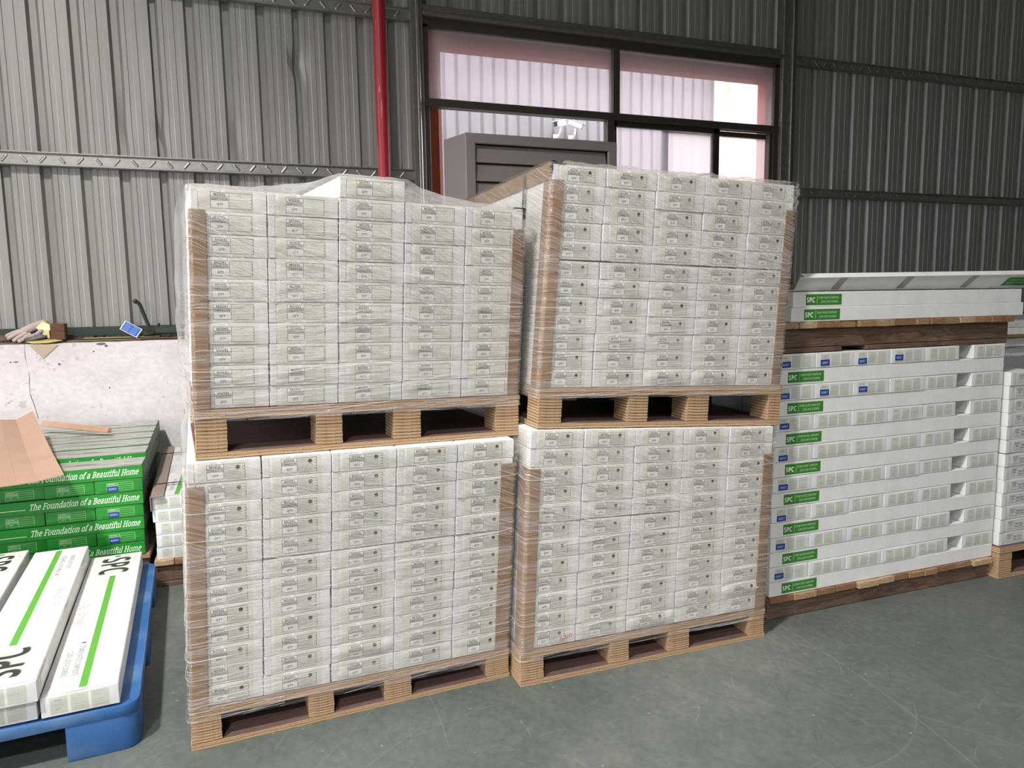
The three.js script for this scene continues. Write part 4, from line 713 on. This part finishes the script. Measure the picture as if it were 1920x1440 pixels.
for (let j = 0; j < 5; j++) greenLong(`green carton with wood-grain printed top, ${ord[j]} behind the front slogan carton`, GX - 0.006 - j * 0.0095, GY + 6 * GP + 0.018 + (j ? 0.002 : 0), GZ - 0.2 - j * 0.199, 0.03, true, 'green cartons with printed tops against the wall');
timberPallet('dark timber pallet under the green cartons by the low wall', GX - 1.2, GX + 0.01, 0, GY - 0.001, GZ + 0.004, { depth: 1.15 });
{ // folded cardboard sheet and wooden strip on the green cartons
  const t = thing('cardboard_sheet', 'creased brown cardboard sheet lying over the front edge of the green cartons', 'cardboard', [-0.95, 0.56, -3.6]);
  const O = V(-0.95, 0.56, -3.6), col = [[[-0.704, 0.583, -3.2], [-1.043, 0.708, -4.24]], [[-0.793, 0.566, -3.2], [-1.122, 0.669, -4.24]], [[-0.862, 0.560, -3.2], [-1.19, 0.674, -4.24]], [[-0.93, 0.556, -3.2], [-1.27, 0.668, -4.24]], [[-1.25, 0.56, -3.2], [-1.55, 0.668, -4.24]]].map((e) => e.map((p) => V(...p).sub(O)));
  for (let i = 0; i < 4; i++) {
    const [a, b] = col[i], [c, d] = col[i + 1], n = b.clone().sub(a).cross(c.clone().sub(a)).normalize(); if (n.y < 0) n.negate(); n.multiplyScalar(0.004); const pos = [], uv = [], L = 8;
    const P2 = (s, q) => a.clone().lerp(b, s).lerp(c.clone().lerp(d, s), q).add(V(0, Math.sin(s * Math.PI) * -0.012, 0));
    const F = (p, q, r, s2) => { pos.push(...p.toArray(), ...q.toArray(), ...r.toArray(), ...p.toArray(), ...r.toArray(), ...s2.toArray()); uv.push(p.x, p.z, q.x, q.z, r.x, r.z, p.x, p.z, r.x, r.z, s2.x, s2.z); };
    for (let k = 0; k < L; k++) { const s0 = k / L, s1 = (k + 1) / L, e0 = 0.003, e1 = 0.997, p0 = P2(s0, e0), p1 = P2(s1, e0), p2 = P2(s1, e1), p3 = P2(s0, e1), u = [p0, p1, p2, p3].map((p) => p.clone().add(n)); F(u[0], u[1], u[2], u[3]); F(p3, p2, p1, p0); F(p0, p1, u[1], u[0]); F(u[3], u[2], p2, p3); if (!k) F(p3, p0, u[0], u[3]); if (k === L - 1) F(p1, p2, u[2], u[1]); }
    const g = new THREE.BufferGeometry(); g.setAttribute('position', new THREE.Float32BufferAttribute(pos, 3)); g.setAttribute('uv', new THREE.Float32BufferAttribute(uv, 2)); g.computeVertexNormals(); mesh('folded_panel', g, M.cardSheet, t);
  }
}
{
  const a = V(-1.06, 0.602, -4.45), b = V(-0.703, 0.578, -4.2), l = a.distanceTo(b), g = merge([cbox(l, 0.016, 0.03, 0.003), at(cbox(l - 0.002, 0.012, 0.016, 0.002), -0.001, 0.012, -0.006)]);
  const m = mesh('wooden_strip', g, M.stripWood); m.position.copy(a).lerp(b, 0.5); m.quaternion.setFromUnitVectors(V(1, 0, 0), b.clone().sub(a).normalize()); m.position.y += 0.009; tag(m, 'loose stepped wooden moulding strip lying on top of the green cartons', 'wood strip');
}
// ---------------------------------------------------------------- strapped white cartons in the gap
for (let k = 0; k < 5; k++) {
  const t = carton('strapped_carton', `dusty white carton in the gap behind the floor stack, ${ord[4 - k]} from top`, 'dusty white cartons in the gap by the green stack', 0.186, 0.0553, M.endC[k % 3], k % 5, { tape: false, bodyMat: M.cartonDirty, depth: 1.17 }); t.position.set(-0.43 + 0.095 + (k > 2 ? -0.006 : rr(0, 0.006)), 0.124 + k * 0.0562, -3.42 + rr(-0.004, 0.004));
  if (k === 4) { const g = new THREE.PlaneGeometry(1.16, 0.18); g.rotateX(-Math.PI / 2); g.rotateY(-Math.PI / 2); const m = mesh('printed_top', g, M.boxTop, t); m.position.set(0, 0.0562, -0.585); }
}
timberPallet('timber pallet in the gap under the dusty white cartons', -0.44, 0.1, 0, 0.123, -3.405, { boards: 5, foot: 0.02 });
{
  const p0 = V(-0.433, 0.411, -3.395), p1 = V(-0.49, 0.411, -4.58), l = p0.distanceTo(p1), g = merge([bx(-0.004, 0.05, 0, 0.004, -l, 0, 0.001), bx(-0.004, 0, -0.06, 0.004, -l, 0, 0.001)]);
  const m = mesh('edge_board', g, M.kraftGrey); m.position.copy(p0); m.rotation.y = Math.atan2(0.057, 1.185); tag(m, 'grey-brown cardboard edge board along the dusty white cartons in the gap', 'edge board');
  for (const [z, label] of [[-3.62, 'black strap over the edge board in the gap, nearer one'], [-4.35, 'black strap over the edge board in the gap, by the low wall']]) { const x = lerp(-0.433, -0.49, (-3.395 - z) / 1.185); const s = mesh('black_strap', merge([bx(x - 0.006, -0.24, 0.4165, 0.418, z - 0.014, z, 0.0004), bx(x - 0.0075, x - 0.006, 0.13, 0.418, z - 0.014, z, 0.0004)]), M.black); tag(s, label, 'strap'); }
}
// ---------------------------------------------------------------- blue plastic pallet and its cartons
{
  const t = thing('plastic_pallet', 'scuffed blue plastic pallet carrying the white cartons with large lettering', 'pallet', [-0.348, 0, -2.165], 0.07);
  const deck = new THREE.Shape(), W = 1.2, D = 1.2, r = 0.045; deck.moveTo(-r, 0); deck.quadraticCurveTo(0, 0, 0, r); deck.lineTo(0, D - r); deck.quadraticCurveTo(0, D, -r, D); deck.lineTo(-W + r, D); deck.quadraticCurveTo(-W, D, -W, D - r); deck.lineTo(-W, r); deck.quadraticCurveTo(-W, 0, -W + r, 0); deck.closePath();
  for (let i = 0; i < 5; i++) for (let j = 0; j < 9; j++) { const x = -0.14 - i * 0.23, y = 0.1 + j * 0.116, h = new THREE.Path(); h.moveTo(x, y); h.lineTo(x - 0.16, y); h.lineTo(x - 0.16, y + 0.07); h.lineTo(x, y + 0.07); h.closePath(); deck.holes.push(h); }
  const dg = new THREE.ExtrudeGeometry(deck, { depth: 0.024, bevelEnabled: true, bevelThickness: 0.004, bevelSize: 0.004, bevelSegments: 2, curveSegments: 8 }); dg.rotateX(-Math.PI / 2); dg.translate(0, 0.106, 0); mesh('deck', toCreasedNormals(dg, 0.5), M.blue, t);
  const leg = (x0, x1, z0, z1, corner) => { const s = new THREE.Shape(), rr2 = 0.045; s.moveTo(x0, -z0); s.lineTo(x1 - (corner ? rr2 : 0.012), -z0); s.quadraticCurveTo(x1, -z0, x1, -z0 + (corner ? rr2 : 0.012)); s.lineTo(x1, -z1); s.lineTo(x0, -z1); s.closePath(); const g = new THREE.ExtrudeGeometry(s, { depth: 0.1, bevelEnabled: true, bevelThickness: 0.004, bevelSize: 0.003, bevelSegments: 2, curveSegments: 8 }); g.rotateX(-Math.PI / 2); g.translate(0, 0.0045, 0); mesh('leg', toCreasedNormals(g, 0.5), M.blue, t); };
  for (const [a, b] of [[-0.175, -0.002], [-0.69, -0.5], [-1.19, -1.02]]) for (const [z0, z1] of [[-0.002, -0.15], [-0.5, -0.66], [-1.03, -1.19]]) leg(a, b, z0, z1, a === -0.175 && z0 > -0.1);
}
function topPrinted(label, x, y, z, turn, flip, h, group, end) {
  const t = carton('lettered_carton', label, group, 0.186, h, M.endC[end], end, { tape: false, bodyMat: M.cartonDirty, depth: 1.17 }); t.position.set(x, y, z); t.rotation.y = turn;
  const g = new THREE.PlaneGeometry(1.162, 0.181); g.rotateX(-Math.PI / 2); g.rotateY(flip ? Math.PI / 2 : -Math.PI / 2); const m = mesh('printed_top', g, M.boxTop, t); m.position.set(0, h + 0.0008, -0.585);
  const q = mesh('side_label', cbox(0.0006, 0.036, 0.11, 0.0002), M.endC[1], t); q.position.set(0.0933, h * 0.5, -0.11);
  return t;
}
topPrinted('white carton with large lettering alone on the near edge of the blue pallet', -0.484, 0.1415, -2.155, 0.07, false, 0.0585, null, 0);
topPrinted('white carton at the bottom of the two-high pile on the blue pallet', -0.678, 0.1415, -2.146, 0.065, true, 0.0585, null, 1);
topPrinted('white carton with large lettering on top of the two-high pile beside the single carton', -0.668, 0.2015, -2.125, 0.075, true, 0.0585, null, 2);
topPrinted('white carton with large lettering half out of the picture on the blue pallet pile', -0.874, 0.2015, -2.16, 0.085, false, 0.0585, null, 1);
topPrinted('white carton underneath the half-seen lettered carton on the blue pallet', -0.874, 0.1415, -2.15, 0.07, false, 0.0585, null, 0);

// ---------------------------------------------------------------- clutter on the ledge
{
  const LY = 1.031;
  for (const [x0, x1, y, z, th, m, turn, label] of [[-1.95, -1.14, LY, -4.775, 0.004, M.pine[1], 0.02, 'thin pale floor sample lying lowest at the outer end of the ledge'], [-2.0, -1.1, LY + 0.006, -4.8, 0.005, M.greyDark, 0.015, 'thin dark floor sample stacked at the outer end of the ledge'], [-0.98, -0.6, LY + 0.002, -4.775, 0.004, M.pine[3], -0.02, 'pale yellow floor sample on the ledge beside the wood block'], [-0.95, -0.45, LY + 0.008, -4.8, 0.004, M.greyDark, 0.01, 'dark floor sample on the ledge under the blue card'], [-0.62, -0.22, LY + 0.003, -4.78, 0.006, M.pine[4], 0.015, 'orange-brown floor sample at the end of the ledge by the wrapped stack'], [-0.9, -0.5, LY + 0.014, -4.81, 0.004, M.yellow, -0.03, 'yellow-backed floor sample topmost beside the blue card']]) {
    const t = mesh('floor_sample', merge([bx(x0, x1, 0, th, -0.06, 0, 0.001), bx(x0, x1, th * 0.4, th * 0.6, 0, 0.003, 0.0004)]), m); t.position.set(0, y, z); tag(t, label, 'floor sample'); }
  const bar = mesh('steel_angle', merge([bx(-2.2, -0.3, 0, 0.006, -0.05, 0, 0.001), bx(-2.2, -0.3, 0, 0.05, -0.056, -0.05, 0.001)]), M.toolGreen); bar.position.set(0, 1.06, -4.9); tag(bar, 'dark steel angle lying along the back of the ledge', 'steel angle');
  const shelf = mesh('ledge_plank', bx(-2.2, -1.25, 0, 0.03, -0.09, 0, 0.002), M.walnut); shelf.position.set(0, 1.045, -4.83); tag(shelf, 'old brown plank at the outer end of the ledge behind the glove', 'plank');
  // glove
  const gl = [tube([V(-1.1, 1.135, -4.84), V(-1.15, 1.115, -4.82), V(-1.19, 1.095, -4.81)], 0.026, 14, 10), tube([V(-1.17, 1.105, -4.80), V(-1.22, 1.085, -4.795), V(-1.262, 1.062, -4.79)], 0.0115, 12, 8), tube([V(-1.17, 1.09, -4.78), V(-1.205, 1.07, -4.775), V(-1.232, 1.05, -4.77)], 0.0115, 12, 8), tube([V(-1.17, 1.11, -4.82), V(-1.23, 1.095, -4.82), V(-1.275, 1.075, -4.815)], 0.0115, 12, 8), tube([V(-1.15, 1.085, -4.77), V(-1.18, 1.06, -4.765), V(-1.205, 1.045, -4.76)], 0.011, 12, 8), tube([V(-1.1, 1.1, -4.79), V(-1.13, 1.075, -4.765), V(-1.17, 1.068, -4.75)], 0.012, 12, 8)];
  for (const [x, y, z, r] of [[-1.262, 1.062, -4.79, 0.0115], [-1.232, 1.05, -4.77, 0.0115], [-1.275, 1.075, -4.815, 0.0115], [-1.205, 1.045, -4.76, 0.011], [-1.17, 1.068, -4.75, 0.012], [-1.19, 1.095, -4.81, 0.026], [-1.1, 1.135, -4.84, 0.026]]) gl.push(at(new THREE.SphereGeometry(r, 10, 8), x, y, z));
  const glove = mesh('work_glove', merge(gl), M.glove); tag(glove, 'grey knitted work glove lying on the ledge beside the yellow sheet', 'glove');
  const bag = mesh('grey_rag', merge([at(new THREE.SphereGeometry(0.06, 20, 10).scale(1, 0.22, 0.5), -1.13, 1.058, -4.775, 0, 0.2), tube([V(-1.2, 1.045, -4.765), V(-1.15, 1.07, -4.755), V(-1.09, 1.075, -4.765)], 0.007, 12, 6)]), std({ color: 0x77727c, roughness: 0.6 })); tag(bag, 'dark grey folded rag under the work glove on the ledge', 'rag');
  const poly = (pts, label, name, mat) => { const v = pts.map((p) => V(...p)), c = v[0].clone(), pos = []; for (let i = 1; i < v.length - 1; i++) pos.push(...v[0].toArray(), ...v[i].toArray(), ...v[i + 1].toArray()); const n = v[1].clone().sub(v[0]).cross(v[2].clone().sub(v[0])).normalize().multiplyScalar(-0.0012), k = pos.length; for (let i = 0; i < k; i += 9) for (const j of [0, 6, 3]) pos.push(pos[i + j] + n.x, pos[i + j + 1] + n.y, pos[i + j + 2] + n.z);
    for (let i = 0; i < v.length; i++) { const a = v[i], b = v[(i + 1) % v.length], a2 = a.clone().add(n), b2 = b.clone().add(n); pos.push(...a.toArray(), ...a2.toArray(), ...b2.toArray(), ...a.toArray(), ...b2.toArray(), ...b.toArray()); }
    const g = new THREE.BufferGeometry(); g.setAttribute('position', new THREE.Float32BufferAttribute(pos, 3)); g.setAttribute('uv', new THREE.Float32BufferAttribute(new Float32Array(pos.length / 3 * 2), 2)); g.computeVertexNormals(); const m = mesh(name, g, mat); tag(m, label, 'sheet'); return m; };
  poly([[-1.128, 1.117, -4.79], [-1.112, 1.098, -4.785], [-1.073, 1.058, -4.775], [-1.06, 1.055, -4.775], [-1.043, 1.09, -4.785], [-1.052, 1.128, -4.8], [-1.098, 1.152, -4.81]], 'yellow sheet standing upright on the ledge against the wood block', 'yellow_sheet', M.yellow);
  poly([[-1.176, 1.04, -4.74], [-1.136, 1.0315, -4.728], [-1.06, 1.0315, -4.728], [-0.99, 1.043, -4.745], [-1.06, 1.052, -4.79], [-1.11, 1.05, -4.79]], 'yellow sheet lying flat over the front edge of the ledge', 'yellow_sheet', M.yellow);
  poly([[-1.155, 1.022, -4.732], [-1.093, 0.945, -4.733], [-1.012, 1.022, -4.732]], 'pale translucent triangle of sheet hanging down over the low wall', 'pale_sheet', M.paleFoil);
  const wb = mesh('wood_block', merge([bx(-0.045, 0.028, 0, 0.092, -0.075, 0, 0.003), bx(-0.05, -0.045, 0.004, 0.055, -0.06, 0.002, 0.001)]), std({ map: M.walnut.map, color: 0xffd9c0, roughness: 0.8 })); wb.position.set(-1.012, 1.045, -4.775); tag(wb, 'reddish brown wood block standing on the ledge', 'wood block');
  const card = mesh('blue_card', (() => { const g = cbox(0.105, 0.062, 0.003, 0.0008), uv = g.attributes.uv; for (let i = 0; i < uv.count; i++) uv.setXY(i, uv.getX(i) / 0.105, uv.getY(i) / 0.062); return g; })(), M.card); card.position.set(-0.648, 1.094, -4.8); card.rotation.set(-0.35, 0.1, -0.55); tag(card, 'blue and white printed card leaning on the ledge beside the green tool', 'card');
  const t = thing('plank_cutter', 'dark green metal plank cutter with a raised lever on the ledge', 'cutter', [-0.5, 1.05, -4.83]);
  mesh('base_beam', merge([bx(-0.05, 0.35, 0.012, 0.055, -0.04, 0.035, 0.006), bx(-0.09, -0.04, 0.0, 0.028, -0.03, 0.03, 0.008)]), M.toolGreen, t);
  mesh('lever', merge([tube([V(-0.05, 0.045, 0.02), V(-0.075, 0.13, 0.03), V(-0.095, 0.195, 0.045), V(-0.112, 0.208, 0.05)], 0.011, 24, 10), at(new THREE.SphereGeometry(0.014, 12, 8), -0.112, 0.208, 0.05)]), M.toolGreen, t);
  mesh('pivot_bolt', at(new THREE.CylinderGeometry(0.024, 0.024, 0.06, 18), -0.045, 0.035, 0.012, 0, 0, Math.PI / 2), M.black, t); mesh('stop_knob', at(new THREE.CapsuleGeometry(0.007, 0.012, 4, 8), 0.0, 0.064, 0.02, 0, -0.4), M.black, t);
}
renderer.render(scene, camera);
